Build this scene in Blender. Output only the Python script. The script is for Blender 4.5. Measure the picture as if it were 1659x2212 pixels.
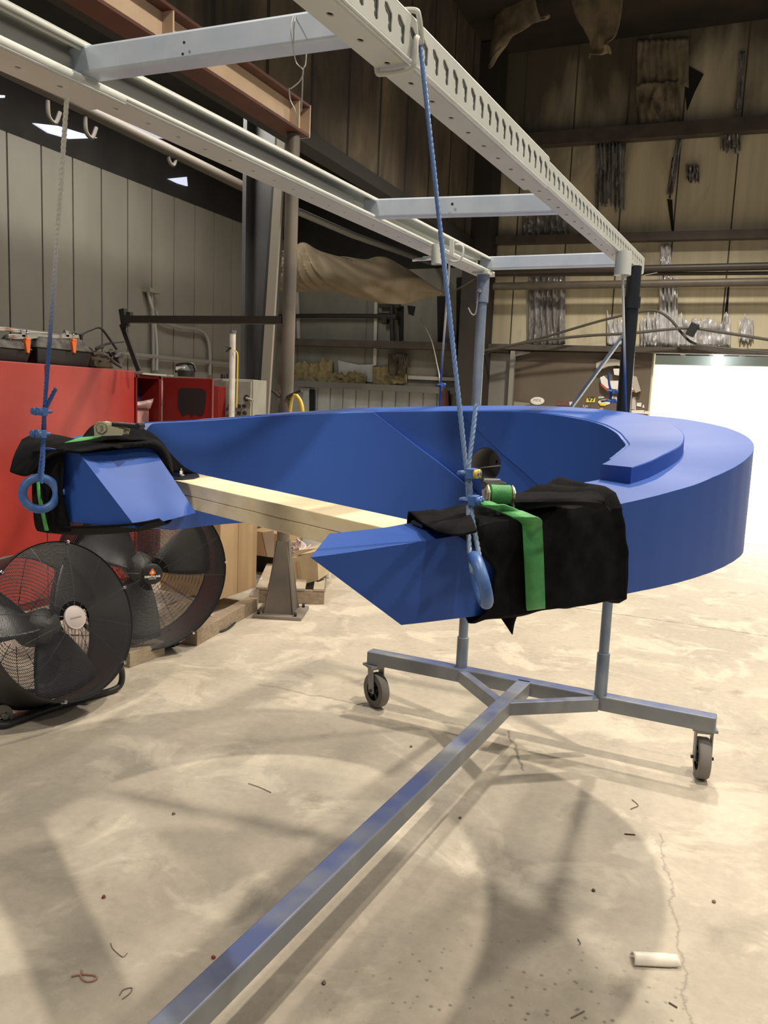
import bpy, bmesh, math, random
import numpy as np
from mathutils import Vector, Matrix, noise
random.seed(7)
noise.seed_set(5)
for o in list(bpy.data.objects): bpy.data.objects.remove(o)
SC = bpy.context.scene
COL = SC.collection

# ------------------------------------------------------------------ camera
F, CX, CY, EYE = 1750.0, 829.5, 1106.0, 1.6
PHI, ROLL, PITCH = math.radians(23.5), math.radians(2.4), math.radians(7.67)
hd = Vector((-math.sin(PHI), math.cos(PHI), 0)); r0 = Vector((math.cos(PHI), math.sin(PHI), 0))
FW = hd*math.cos(PITCH) - Vector((0, 0, 1))*math.sin(PITCH)
u0 = r0.cross(FW)
RT = r0*math.cos(ROLL) + u0*math.sin(ROLL)
UP = -r0*math.sin(ROLL) + u0*math.cos(ROLL)
CAM = Vector((0, 0, EYE))
cd = bpy.data.cameras.new('camera'); cam = bpy.data.objects.new('camera', cd); COL.objects.link(cam)
cd.sensor_fit = 'VERTICAL'; cd.sensor_height = 36.0; cd.lens = F/2212*36.0; cd.clip_start = 0.05
m = Matrix((RT, UP, -FW)).transposed().to_4x4(); m.translation = CAM
cam.matrix_world = m
SC.camera = cam
def at(px, py, x=None, y=None, z=None, d=None):
    """the point on the sight line of a photo pixel at a given world x, y or z, or distance ahead"""
    v = FW + RT*((px-CX)/F) - UP*((py-CY)/F)
    if z is not None: return CAM + v*((z-EYE)/v.z)
    if y is not None: return CAM + v*(y/v.y)
    if x is not None: return CAM + v*(x/v.x)
    return CAM + v*d

# ------------------------------------------------------------------ light and exposure
SC.view_settings.view_transform = 'Standard'; SC.view_settings.look = 'None'
SC.view_settings.exposure = 0.2; SC.view_settings.gamma = 1.0
SC.view_settings.use_curve_mapping = False
W = bpy.data.worlds.new('hall_air'); SC.world = W; W.use_nodes = True
W.node_tree.nodes['Background'].inputs[0].default_value = (0.80, 0.88, 1.0, 1)
W.node_tree.nodes['Background'].inputs[1].default_value = 0.17
def spot(name, loc, power, ang, blend, rad, col):
    l = bpy.data.lights.new(name, 'SPOT'); l.energy = power; l.spot_size = math.radians(ang); l.spot_blend = blend
    l.shadow_soft_size = rad; l.color = col
    o = bpy.data.objects.new(name, l); o.location = loc; COL.objects.link(o); return o
def area(name, loc, rot, power, sx, sy, col):
    l = bpy.data.lights.new(name, 'AREA'); l.shape = 'RECTANGLE'; l.size = sx; l.size_y = sy; l.energy = power; l.color = col
    o = bpy.data.objects.new(name, l); o.location = loc; o.rotation_euler = rot; COL.objects.link(o); return o
WARM = (1.0, 0.90, 0.76)
spot('high_bay_lamp', (0.5, 3.1, 6.0), 760, 136, 0.45, 0.07, WARM)
spot('high_bay_lamp', (0.9, 0.6, 6.0), 330, 134, 0.5, 0.12, WARM)
spot('high_bay_lamp', (1.0, 5.8, 6.0), 370, 136, 0.5, 0.12, WARM)
spot('high_bay_lamp', (5.2, 3.0, 5.9), 450, 140, 0.5, 0.2, WARM)
spot('high_bay_lamp', (-0.7, 7.6, 5.9), 980, 122, 0.6, 0.15, WARM)
spot('high_bay_lamp', (-2.4, -1.4, 5.9), 400, 134, 0.5, 0.2, WARM)
area('annex_fill_light', (-4.9, 6.2, 4.55), (0, 0, 0), 105, 0.5, 3.6, (1.0, 0.95, 0.86))  # unseen fill light added to brighten the annex walls
area('next_room_lamps', (1.6, 13.3, 2.95), (0, 0, 0), 300, 3.5, 2.2, (1.0, 0.98, 0.94))

# ------------------------------------------------------------------ materials
MATS = {}
def M(name, col, rough=0.5, metal=0.0, col2=None, scale=6.0, lo=0.35, hi=0.65, bump=0.0, bscale=40.0, detail=4.0, emit=0.0, stretch=None, spec=0.5, sheen=0.0, coat=0.0):
    if name in MATS: return MATS[name]
    mt = bpy.data.materials.new(name); mt.use_nodes = True; nt = mt.node_tree; b = nt.nodes['Principled BSDF']
    b.inputs['Base Color'].default_value = (*col, 1); b.inputs['Roughness'].default_value = rough; b.inputs['Metallic'].default_value = metal
    b.inputs['Specular IOR Level'].default_value = spec
    if coat: b.inputs['Coat Weight'].default_value = coat; b.inputs['Coat Roughness'].default_value = 0.3
    if sheen: b.inputs['Sheen Weight'].default_value = sheen
    if emit: b.inputs['Emission Color'].default_value = (*col, 1); b.inputs['Emission Strength'].default_value = emit
    g = nt.nodes.new('ShaderNodeNewGeometry'); src = g.outputs['Position']
    if stretch:
        mp = nt.nodes.new('ShaderNodeVectorMath'); mp.operation = 'MULTIPLY'; mp.inputs[1].default_value = stretch
        nt.links.new(src, mp.inputs[0]); src = mp.outputs[0]
    if col2:
        n = nt.nodes.new('ShaderNodeTexNoise'); n.inputs['Scale'].default_value = scale; n.inputs['Detail'].default_value = detail
        nt.links.new(src, n.inputs['Vector'])
        r = nt.nodes.new('ShaderNodeValToRGB'); r.color_ramp.elements[0].position = lo; r.color_ramp.elements[1].position = hi
        r.color_ramp.elements[0].color = (*col, 1); r.color_ramp.elements[1].color = (*col2, 1)
        nt.links.new(n.outputs['Fac'], r.inputs['Fac']); nt.links.new(r.outputs['Color'], b.inputs['Base Color'])
    if bump:
        n2 = nt.nodes.new('ShaderNodeTexNoise'); n2.inputs['Scale'].default_value = bscale; n2.inputs['Detail'].default_value = 3
        nt.links.new(src, n2.inputs['Vector'])
        bp = nt.nodes.new('ShaderNodeBump'); bp.inputs['Strength'].default_value = bump; bp.inputs['Distance'].default_value = 0.01
        nt.links.new(n2.outputs['Fac'], bp.inputs['Height']); nt.links.new(bp.outputs['Normal'], b.inputs['Normal'])
    MATS[name] = mt; return mt

BLUE = M('blue_paint', (0.025, 0.086, 0.365), 0.5, col2=(0.029, 0.093, 0.385), scale=3, bump=0.04, bscale=260, spec=0.38)
BLUEROPE = M('blue_rope_paint', (0.05, 0.13, 0.40), 0.4, col2=(0.10, 0.20, 0.45), scale=30)
ROPEGREY = M('grey_wire_rope', (0.36, 0.37, 0.36), 0.45, 0.4)
ROPEPALE = M('pale_rope', (0.62, 0.60, 0.54), 0.7)
RACK = M('rack_grey_paint', (0.56, 0.58, 0.54), 0.4, col2=(0.50, 0.52, 0.48), scale=5)
ZINC = M('galvanised_steel', (0.56, 0.63, 0.72), 0.38, 0.25, col2=(0.49, 0.56, 0.66), scale=14)
def oversprayed(name, side, side2, top):
    mt = M(name, side, 0.45, 0.1, col2=side2, scale=5, lo=0.4, hi=0.7); nt = mt.node_tree; N = nt.nodes; L = nt.links; b = N['Principled BSDF']
    src = b.inputs['Base Color'].links[0].from_socket; g = N.new('ShaderNodeNewGeometry'); s = N.new('ShaderNodeSeparateXYZ'); L.new(g.outputs['Normal'], s.inputs[0])
    n = N.new('ShaderNodeTexNoise'); n.inputs['Scale'].default_value = 3.5; n.inputs['Detail'].default_value = 6; L.new(g.outputs['Position'], n.inputs['Vector'])
    r = N.new('ShaderNodeMapRange'); r.inputs[1].default_value = 0.66; r.inputs[2].default_value = 0.42; L.new(n.outputs['Fac'], r.inputs[0])
    c = N.new('ShaderNodeMath'); c.operation = 'GREATER_THAN'; c.inputs[1].default_value = 0.6; L.new(s.outputs['Z'], c.inputs[0])
    k = N.new('ShaderNodeMath'); k.operation = 'MULTIPLY'; L.new(c.outputs[0], k.inputs[0]); L.new(r.outputs[0], k.inputs[1])
    mx = N.new('ShaderNodeMix'); mx.data_type = 'RGBA'; L.new(k.outputs[0], mx.inputs[0]); L.new(src, mx.inputs[6]); mx.inputs[7].default_value = (*top, 1); L.new(mx.outputs[2], b.inputs['Base Color']); return mt
BASE = oversprayed('base_frame_steel', (0.22, 0.235, 0.25), (0.30, 0.31, 0.31), (0.095, 0.125, 0.27))
GREYST = M('post_steel', (0.16, 0.21, 0.29), 0.4, 0.3, col2=(0.26, 0.30, 0.35), scale=6)
BLACKST = M('black_enamel_steel', (0.02, 0.022, 0.026), 0.28, 0.2)
DARKM = M('dark_iron', (0.03, 0.028, 0.026), 0.6, 0.3)
FELT = M('black_felt', (0.0065, 0.0065, 0.0075), 0.95, col2=(0.012, 0.012, 0.013), scale=30, bump=0.25, bscale=500, spec=0.1)
GREEN = M('green_webbing', (0.055, 0.29, 0.08), 0.6, col2=(0.075, 0.35, 0.10), scale=60, bump=0.2, bscale=300)
GREENL = M('light_green_webbing', (0.16, 0.60, 0.17), 0.6)
BRASS = M('brass_zinc', (0.62, 0.57, 0.38), 0.3, 0.5)
PINE = M('pine_wood', (0.88, 0.75, 0.49), 0.6, col2=(0.80, 0.63, 0.36), scale=3, lo=0.45, hi=0.75, stretch=(2.2, 9, 14), bump=0.08, bscale=30)
WOODG = M('grey_wood', (0.33, 0.25, 0.17), 0.75, col2=(0.22, 0.17, 0.12), scale=4, stretch=(3, 9, 12))
RED = M('red_enamel', (0.42, 0.050, 0.038), 0.38, col2=(0.34, 0.032, 0.026), scale=2.5)
REDD = M('dark_red_enamel', (0.19, 0.012, 0.010), 0.4)
SOOT = M('black_spray_paint', (0.012, 0.012, 0.012), 0.6)
BLACKP = M('black_plastic', (0.012, 0.012, 0.012), 0.45)
DUSTY = M('dusty_black_plastic', (0.10, 0.09, 0.075), 0.8, col2=(0.03, 0.028, 0.026), scale=18)
ORANGE = M('orange_plastic', (0.75, 0.16, 0.03), 0.4)
CHROME = M('chrome', (0.75, 0.75, 0.75), 0.15, 1.0)
WHITEP = M('white_paint', (0.78, 0.78, 0.76), 0.5)
CARD = M('cardboard', (0.42, 0.285, 0.15), 0.8, col2=(0.36, 0.245, 0.13), scale=3)
CARDL = M('tan_cardboard', (0.50, 0.40, 0.25), 0.8, col2=(0.44, 0.34, 0.21), scale=7)
PANEL = M('grey_box_paint', (0.27, 0.26, 0.22), 0.55, col2=(0.22, 0.21, 0.18), scale=5)
CONDUIT = M('conduit_paint', (0.30, 0.29, 0.26), 0.45, 0.3)
TARP = M('khaki_canvas', (0.20, 0.155, 0.095), 0.9, col2=(0.155, 0.12, 0.072), scale=5, bump=0.2, bscale=200)
RUST = M('red_oxide_steel', (0.10, 0.035, 0.022), 0.6, col2=(0.07, 0.026, 0.018), scale=5)
RUSTT = M('pink_primer_steel', (0.56, 0.42, 0.29), 0.6, col2=(0.48, 0.35, 0.235), scale=4)
TANST = M('tan_steel', (0.22, 0.195, 0.155), 0.6)
PIPEC = M('column_steel', (0.15, 0.125, 0.10), 0.5, 0.2, col2=(0.085, 0.075, 0.065), scale=3)
GIRT = M('brown_girt_steel', (0.055, 0.045, 0.038), 0.6, col2=(0.085, 0.07, 0.055), scale=5)
FOIL = M('torn_foil', (0.42, 0.41, 0.40), 0.35, 0.4, col2=(0.20, 0.19, 0.18), scale=16, stretch=(6, 1, 0.8))
FOILB = M('bright_foil', (0.85, 0.85, 0.87), 0.28, 0.35, col2=(0.55, 0.54, 0.54), scale=16, stretch=(6, 1, 0.8))
FELTY = M('yellow_fibre', (0.30, 0.25, 0.12), 0.95, col2=(0.20, 0.165, 0.085), scale=14)
SOOTFIB = M('sooty_fibre', (0.10, 0.082, 0.055), 0.95, col2=(0.045, 0.038, 0.028), scale=8)
FANB = M('fan_black', (0.02, 0.02, 0.021), 0.5)
WIRE = M('fan_wire', (0.055, 0.055, 0.058), 0.4, 0.3)
BLADE = M('fan_blade', (0.085, 0.085, 0.09), 0.35, 0.7)
PINK = M('pink_plastic', (0.50, 0.27, 0.27), 0.5)
NAVY = M('navy_card', (0.02, 0.03, 0.10), 0.5)
YEL = M('yellow_plastic', (0.65, 0.47, 0.08), 0.5)
BOARD = M('brown_board', (0.135, 0.105, 0.075), 0.6, col2=(0.105, 0.082, 0.06), scale=1.6)
STICKW = M('sticker_white', (0.72, 0.70, 0.66), 0.5)
STICKY = M('sticker_yellow', (0.70, 0.60, 0.06), 0.5)
STICKK = M('sticker_black', (0.02, 0.02, 0.02), 0.5)
REDTRIM = M('red_trim', (0.5, 0.06, 0.03), 0.5)
PVC = M('ivory_plastic', (0.82, 0.76, 0.64), 0.45)
TYRE = M('caster_rubber', (0.19, 0.175, 0.16), 0.7)
PORTG = M('port_grey', (0.50, 0.48, 0.46), 0.4, 0.2)
RUBBERMAT = M('black_steel_plate', (0.035, 0.035, 0.036), 0.5, 0.4)
LAMP = M('lit_lamp', (1.0, 0.98, 0.93), 0.5, emit=14.0)
SKYL = M('skylight_sheet', (0.62, 0.68, 0.85), 0.5, emit=0.75)

# ------------------------------------------------------------------ mesh builder
class MB:
    def __init__(s): s.v = []; s.f = []; s.sm = []; s.mi = []; s.cur = 0
    def add(s, vs, fs, smooth=False):
        k = len(s.v); s.v += [Vector(p) for p in vs]
        for f in fs: s.f.append([i+k for i in f]); s.sm.append(smooth); s.mi.append(s.cur)
        return s
    def box(s, c, sz, R=None):
        c = Vector(c); h = Vector(sz)/2; R = R or Matrix.Identity(3)
        vs = [c + R @ Vector((a*h.x, b*h.y, d*h.z)) for a in (-1, 1) for b in (-1, 1) for d in (-1, 1)]
        return s.add(vs, [(0, 1, 3, 2), (4, 6, 7, 5), (0, 4, 5, 1), (2, 3, 7, 6), (0, 2, 6, 4), (1, 5, 7, 3)])
    def bar(s, p0, p1, w, h, up=(0, 0, 1)):
        p0, p1 = Vector(p0), Vector(p1); d = (p1-p0).normalized(); up = Vector(up); a = d.cross(up).normalized(); b = a.cross(d)
        vs = [p + a*(i*w/2) + b*(j*h/2) for p in (p0, p1) for i in (-1, 1) for j in (-1, 1)]
        return s.add(vs, [(0, 1, 3, 2), (4, 6, 7, 5), (0, 4, 5, 1), (2, 3, 7, 6), (0, 2, 6, 4), (1, 5, 7, 3)])
    def hexa(s, b4, t4):   # bottom ring, top ring
        return s.add(list(b4)+list(t4), [(3, 2, 1, 0), (4, 5, 6, 7)]+[(i, (i+1) % 4, 4+(i+1) % 4, 4+i) for i in range(4)])
    def tube(s, pts, r, n=10, closed=False, caps=True):
        pts = [Vector(p) for p in pts]; N = len(pts); rr = r if isinstance(r, (list, tuple)) else [r]*N
        t0 = (pts[1]-pts[0]).normalized(); a = t0.orthogonal().normalized(); vs = []
        for i, p in enumerate(pts):
            if closed: t = (pts[(i+1) % N]-pts[i-1]).normalized()
            else: t = (pts[min(i+1, N-1)]-pts[max(i-1, 0)]).normalized()
            a = (a - t*a.dot(t)).normalized(); b = t.cross(a)
            vs += [p + (a*math.cos(q)+b*math.sin(q))*rr[i] for q in [2*math.pi*j/n for j in range(n)]]
        fs = []
        for i in range(N if closed else N-1):
            for j in range(n):
                i2 = (i+1) % N
                fs.append((i*n+j, i*n+(j+1) % n, i2*n+(j+1) % n, i2*n+j))
        s.add(vs, fs, True)
        if caps and not closed:
            k = len(s.v)-N*n
            s.f.append([k+j for j in range(n)][::-1]); s.sm.append(False); s.mi.append(s.cur)
            s.f.append([k+(N-1)*n+j for j in range(n)]); s.sm.append(False); s.mi.append(s.cur)
        return s
    def cyl(s, p0, p1, r, n=16): return s.tube([p0, p1], r, n)
    def torus(s, c, ax, R, r, n=28, m=8, ratio=1.0):
        c = Vector(c); ax = Vector(ax).normalized(); a = ax.orthogonal().normalized(); b = ax.cross(a)
        return s.tube([c + (a*math.cos(q)+b*math.sin(q)*ratio)*R for q in [2*math.pi*i/n for i in range(n)]], r, m, True)
    def lathe(s, c, ax, prof, n=32, smooth=True):   # prof: (radius, height along the axis)
        c = Vector(c); ax = Vector(ax).normalized(); a = ax.orthogonal().normalized(); b = ax.cross(a); vs = []; fs = []
        for (r, h) in prof: vs += [c + ax*h + (a*math.cos(2*math.pi*j/n)+b*math.sin(2*math.pi*j/n))*r for j in range(n)]
        for i in range(len(prof)-1):
            for j in range(n): fs.append((i*n+j, i*n+(j+1) % n, (i+1)*n+(j+1) % n, (i+1)*n+j))
        return s.add(vs, fs, smooth)
    def disc(s, c, ax, r, n=32, thick=0.0, ratio=1.0, flat=None):
        c = Vector(c); ax = Vector(ax).normalized(); a = (Vector(flat) if flat else ax.orthogonal()).normalized(); b = ax.cross(a)
        pts = [c + a*math.cos(2*math.pi*j/n)*r + b*math.sin(2*math.pi*j/n)*r*ratio for j in range(n)]
        if thick: return s.prism(pts, ax*thick)
        return s.add(pts, [list(range(n))])
    def prism(s, poly, off):
        n = len(poly); off = Vector(off); p = [Vector(q) for q in poly]
        return s.add(p+[q+off for q in p], [list(range(n))[::-1], list(range(n, 2*n))]+[(i, (i+1) % n, n+(i+1) % n, n+i) for i in range(n)])
    def grid(s, fn, nu, nv, smooth=True):
        vs = [fn(i/nu, j/nv) for j in range(nv+1) for i in range(nu+1)]
        return s.add(vs, [(j*(nu+1)+i, j*(nu+1)+i+1, (j+1)*(nu+1)+i+1, (j+1)*(nu+1)+i) for j in range(nv) for i in range(nu)], smooth)
    def build(s, name, mat, parent=None, bevel=0.0, solid=0.0, sub=0, soff=0.0, seg=2):
        org = ORG.get(parent.as_pointer(), Vector()) if parent else Vector()
        me = bpy.data.meshes.new(name)
        me.from_pydata([tuple(v-org) for v in s.v], [], s.f)
        for mt in (mat if isinstance(mat, (list, tuple)) else [mat]): me.materials.append(mt)
        for p, sm, mi in zip(me.polygons, s.sm, s.mi): p.use_smooth = sm; p.material_index = mi
        bm = bmesh.new(); bm.from_mesh(me)
        bmesh.ops.recalc_face_normals(bm, faces=bm.faces)
        for e in bm.edges:
            if len(e.link_faces) == 2 and e.calc_face_angle(0) > math.radians(38): e.smooth = False
        bm.to_mesh(me); bm.free()
        o = bpy.data.objects.new(name, me); COL.objects.link(o)
        if parent: o.parent = parent; ORG[o.as_pointer()] = org
        if sub:
            q = o.modifiers.new('sub', 'SUBSURF'); q.levels = q.render_levels = sub
        if solid:
            q = o.modifiers.new('solid', 'SOLIDIFY'); q.thickness = solid; q.offset = soff
        if bevel:
            q = o.modifiers.new('bevel', 'BEVEL'); q.width = bevel; q.segments = seg; q.limit_method = 'ANGLE'; q.angle_limit = math.radians(38)
        return o
ORG = {}
def tag(o, label, cat, group=None, kind=None):
    if label: o['label'] = label
    if cat: o['category'] = cat
    if group: o['group'] = group
    if kind: o['kind'] = kind
    return o
def thing(name, label, cat, loc=(0, 0, 0), group=None):
    o = bpy.data.objects.new(name, None); COL.objects.link(o); o.location = loc; o.empty_display_size = 0.1
    ORG[o.as_pointer()] = Vector(loc)
    return tag(o, label, cat, group)
def struct(name, mb, mat, label=None, **k):
    o = mb.build(name, mat, **k); o['kind'] = 'structure'
    if label: o['label'] = label
    return o
def label(o, t): o['label'] = t; return o
def copytree(o, parent, delta):
    c = o.copy(); COL.objects.link(c)
    if parent: c.parent = parent
    else: c.location = Vector(o.location)+Vector(delta); ORG[c.as_pointer()] = Vector(c.location)
    for ch in [q for q in bpy.data.objects if q.parent == o]: copytree(ch, c, delta)
    return c
def lerp(a, b, t): return Vector(a)*(1-t)+Vector(b)*t
def crom(pts, n=8, closed=False):
    P = [Vector(p) for p in pts]; out = []; N = len(P)
    for i in range(N if closed else N-1):
        if closed: p0, p1, p2, p3 = P[i-1], P[i], P[(i+1) % N], P[(i+2) % N]
        else: p0, p1, p2, p3 = P[max(i-1, 0)], P[i], P[i+1], P[min(i+2, N-1)]
        for j in range(n):
            t = j/n
            out.append(0.5*((2*p1)+(p2-p0)*t+(2*p0-5*p1+4*p2-p3)*t*t+(3*p1-p0-3*p2+p3)*t**3))
    if not closed: out.append(P[-1])
    return out
def patch(rows):   # smooth surface through a grid of control points
    R = [crom(r, 6) for r in rows]
    def fn(u, v):
        k = min(int(u*(len(R[0])-1)+0.5), len(R[0])-1)
        x = u*(len(R[0])-1); i = min(int(x), len(R[0])-2); fx = x-i
        colp = [lerp(r[i], r[i+1], fx) for r in R]
        n = len(colp)-1; y = v*n; j = min(int(y), n-1); t = y-j
        p0, p1, p2, p3 = colp[max(j-1, 0)], colp[j], colp[j+1], colp[min(j+2, n)]
        return 0.5*((2*p1)+(p2-p0)*t+(2*p0-5*p1+4*p2-p3)*t*t+(3*p1-p0-3*p2+p3)*t**3)
    return fn
def wob(p, s, a): return noise.noise_vector(Vector(p)*s)*a
def text(parent, body, size, loc, right, upv, mat, name='lettering', bold=0.0, thick=0.001):
    cu = bpy.data.curves.new('t', 'FONT'); cu.body = body; cu.size = size; cu.align_x = 'CENTER'; cu.align_y = 'CENTER'; cu.extrude = thick; cu.offset = bold
    t = bpy.data.objects.new('t', cu); COL.objects.link(t)
    me = bpy.data.meshes.new_from_object(t.evaluated_get(bpy.context.evaluated_depsgraph_get()))
    bpy.data.objects.remove(t)
    r = Vector(right).normalized(); n = r.cross(Vector(upv)).normalized(); u = n.cross(r)
    org = ORG.get(parent.as_pointer(), Vector())
    for v in me.vertices: v.co = Vector(loc)-org + r*v.co.x + u*v.co.y + n*v.co.z
    me.materials.clear(); me.materials.append(mat); me.name = name
    o = bpy.data.objects.new(name, me); COL.objects.link(o); o.parent = parent; ORG[o.as_pointer()] = org
    return o
# ================================================================== SETTING
def floor_mat():
    mt = bpy.data.materials.new('concrete_floor'); mt.use_nodes = True; nt = mt.node_tree; L = nt.links; N = nt.nodes; b = N['Principled BSDF']
    pos = N.new('ShaderNodeNewGeometry').outputs['Position']
    def nz(scale, det=5, rough=0.55, dist=0.0):
        n = N.new('ShaderNodeTexNoise'); n.inputs['Scale'].default_value = scale; n.inputs['Detail'].default_value = det
        n.inputs['Roughness'].default_value = rough; n.inputs['Distortion'].default_value = dist; L.new(pos, n.inputs['Vector']); return n.outputs['Fac']
    def ramp(src, a, c, ca=(0, 0, 0), cc=(1, 1, 1)):
        r = N.new('ShaderNodeValToRGB'); r.color_ramp.elements[0].position = a; r.color_ramp.elements[1].position = c
        r.color_ramp.elements[0].color = (*ca, 1); r.color_ramp.elements[1].color = (*cc, 1); L.new(src, r.inputs['Fac']); return r.outputs['Color']
    def mix(f, a, c, mode='MIX'):
        x = N.new('ShaderNodeMix'); x.data_type = 'RGBA'; x.blend_type = mode
        if isinstance(f, float): x.inputs[0].default_value = f
        else: L.new(f, x.inputs[0])
        for i, s in ((6, a), (7, c)):
            if isinstance(s, tuple): x.inputs[i].default_value = (*s, 1)
            else: L.new(s, x.inputs[i])
        return x.outputs[2]
    def math_(op, a, c=None):
        x = N.new('ShaderNodeMath'); x.operation = op
        for i, s in ((0, a), (1, c)):
            if s is None: continue
            if isinstance(s, (int, float)): x.inputs[i].default_value = s
            else: L.new(s, x.inputs[i])
        return x.outputs[0]
    colr = ramp(nz(0.9, 6, 0.6, 0.6), 0.36, 0.66, (0.375, 0.33, 0.265), (0.52, 0.46, 0.36))
    colr = mix(ramp(nz(2.3, 6, 0.62, 0.8), 0.52, 0.60), colr, (0.62, 0.555, 0.44))                   # worn pale patches
    colr = mix(ramp(nz(3.1, 5, 0.6, 0.5), 0.60, 0.70), colr, (0.29, 0.25, 0.195))                     # brown stains
    colr = mix(0.35, colr, ramp(nz(22, 6, 0.7), 0.3, 0.7, (0.36, 0.32, 0.26), (0.62, 0.55, 0.44)))
    # exposed aggregate near the camera
    vo = N.new('ShaderNodeTexVoronoi'); vo.inputs['Scale'].default_value = 42; L.new(pos, vo.inputs['Vector'])
    sp = ramp(vo.outputs['Distance'], 0.16, 0.30, (1, 1, 1), (0, 0, 0))
    cv = N.new('ShaderNodeSeparateColor'); L.new(vo.outputs['Color'], cv.inputs[0])
    pick = math_('GREATER_THAN', cv.outputs[0], 0.72)
    vd = N.new('ShaderNodeVectorMath'); vd.operation = 'DISTANCE'; L.new(pos, vd.inputs[0]); vd.inputs[1].default_value = (-0.32, 1.75, 0)
    near = ramp(math_('ADD', vd.outputs['Value'], math_('MULTIPLY', nz(4), 0.5)), 0.55, 1.15, (1, 1, 1), (0.06, 0.06, 0.06))
    fac = math_('MULTIPLY', math_('MULTIPLY', sp, pick), math_('MULTIPLY', near, 0.75))
    colr = mix(fac, colr, (0.17, 0.155, 0.125))
    # shrinkage cracks and joints: distance to a line, jittered
    sepv = N.new('ShaderNodeSeparateXYZ'); L.new(pos, sepv.inputs[0])
    jit = math_('MULTIPLY', math_('SUBTRACT', nz(7, 6, 0.7), 0.5), 0.10)
    for (p, q, w, k) in (((1100, 1292), (1800, 1395), 0.012, 0.75), ((560, 1478), (1095, 1588), 0.010, 0.45), ((1425, 1800), (1500, 2260), 0.005, 0.45), ((1098, 1578), (1130, 1665), 0.008, 0.7), ((900, 1262), (1100, 1292), 0.012, 0.4)):
        A, B = at(*p, z=0), at(*q, z=0); d = (B-A); Ln = d.length; d.normalize(); n = Vector((-d.y, d.x, 0))
        def dot(v, c0):
            x = math_('MULTIPLY', sepv.outputs[0], v.x); y = math_('MULTIPLY', sepv.outputs[1], v.y)
            return math_('SUBTRACT', math_('ADD', x, y), c0)
        dist = math_('ABSOLUTE', math_('ADD', dot(n, A.dot(n)), jit))
        on = math_('MULTIPLY', math_('GREATER_THAN', dot(d, A.dot(d)), 0.0), math_('LESS_THAN', dot(d, A.dot(d)), Ln))
        line = ramp(dist, w*0.3, w, (1, 1, 1), (0, 0, 0))
        colr = mix(math_('MULTIPLY', math_('MULTIPLY', line, on), k), colr, (0.10, 0.085, 0.065))
    L.new(colr, b.inputs['Base Color']); b.inputs['Roughness'].default_value = 0.62; b.inputs['Specular IOR Level'].default_value = 0.35
    bp = N.new('ShaderNodeBump'); bp.inputs['Strength'].default_value = 0.12; bp.inputs['Distance'].default_value = 0.004
    L.new(nz(60, 5, 0.7), bp.inputs['Height']); L.new(bp.outputs['Normal'], b.inputs['Normal'])
    return mt
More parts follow.
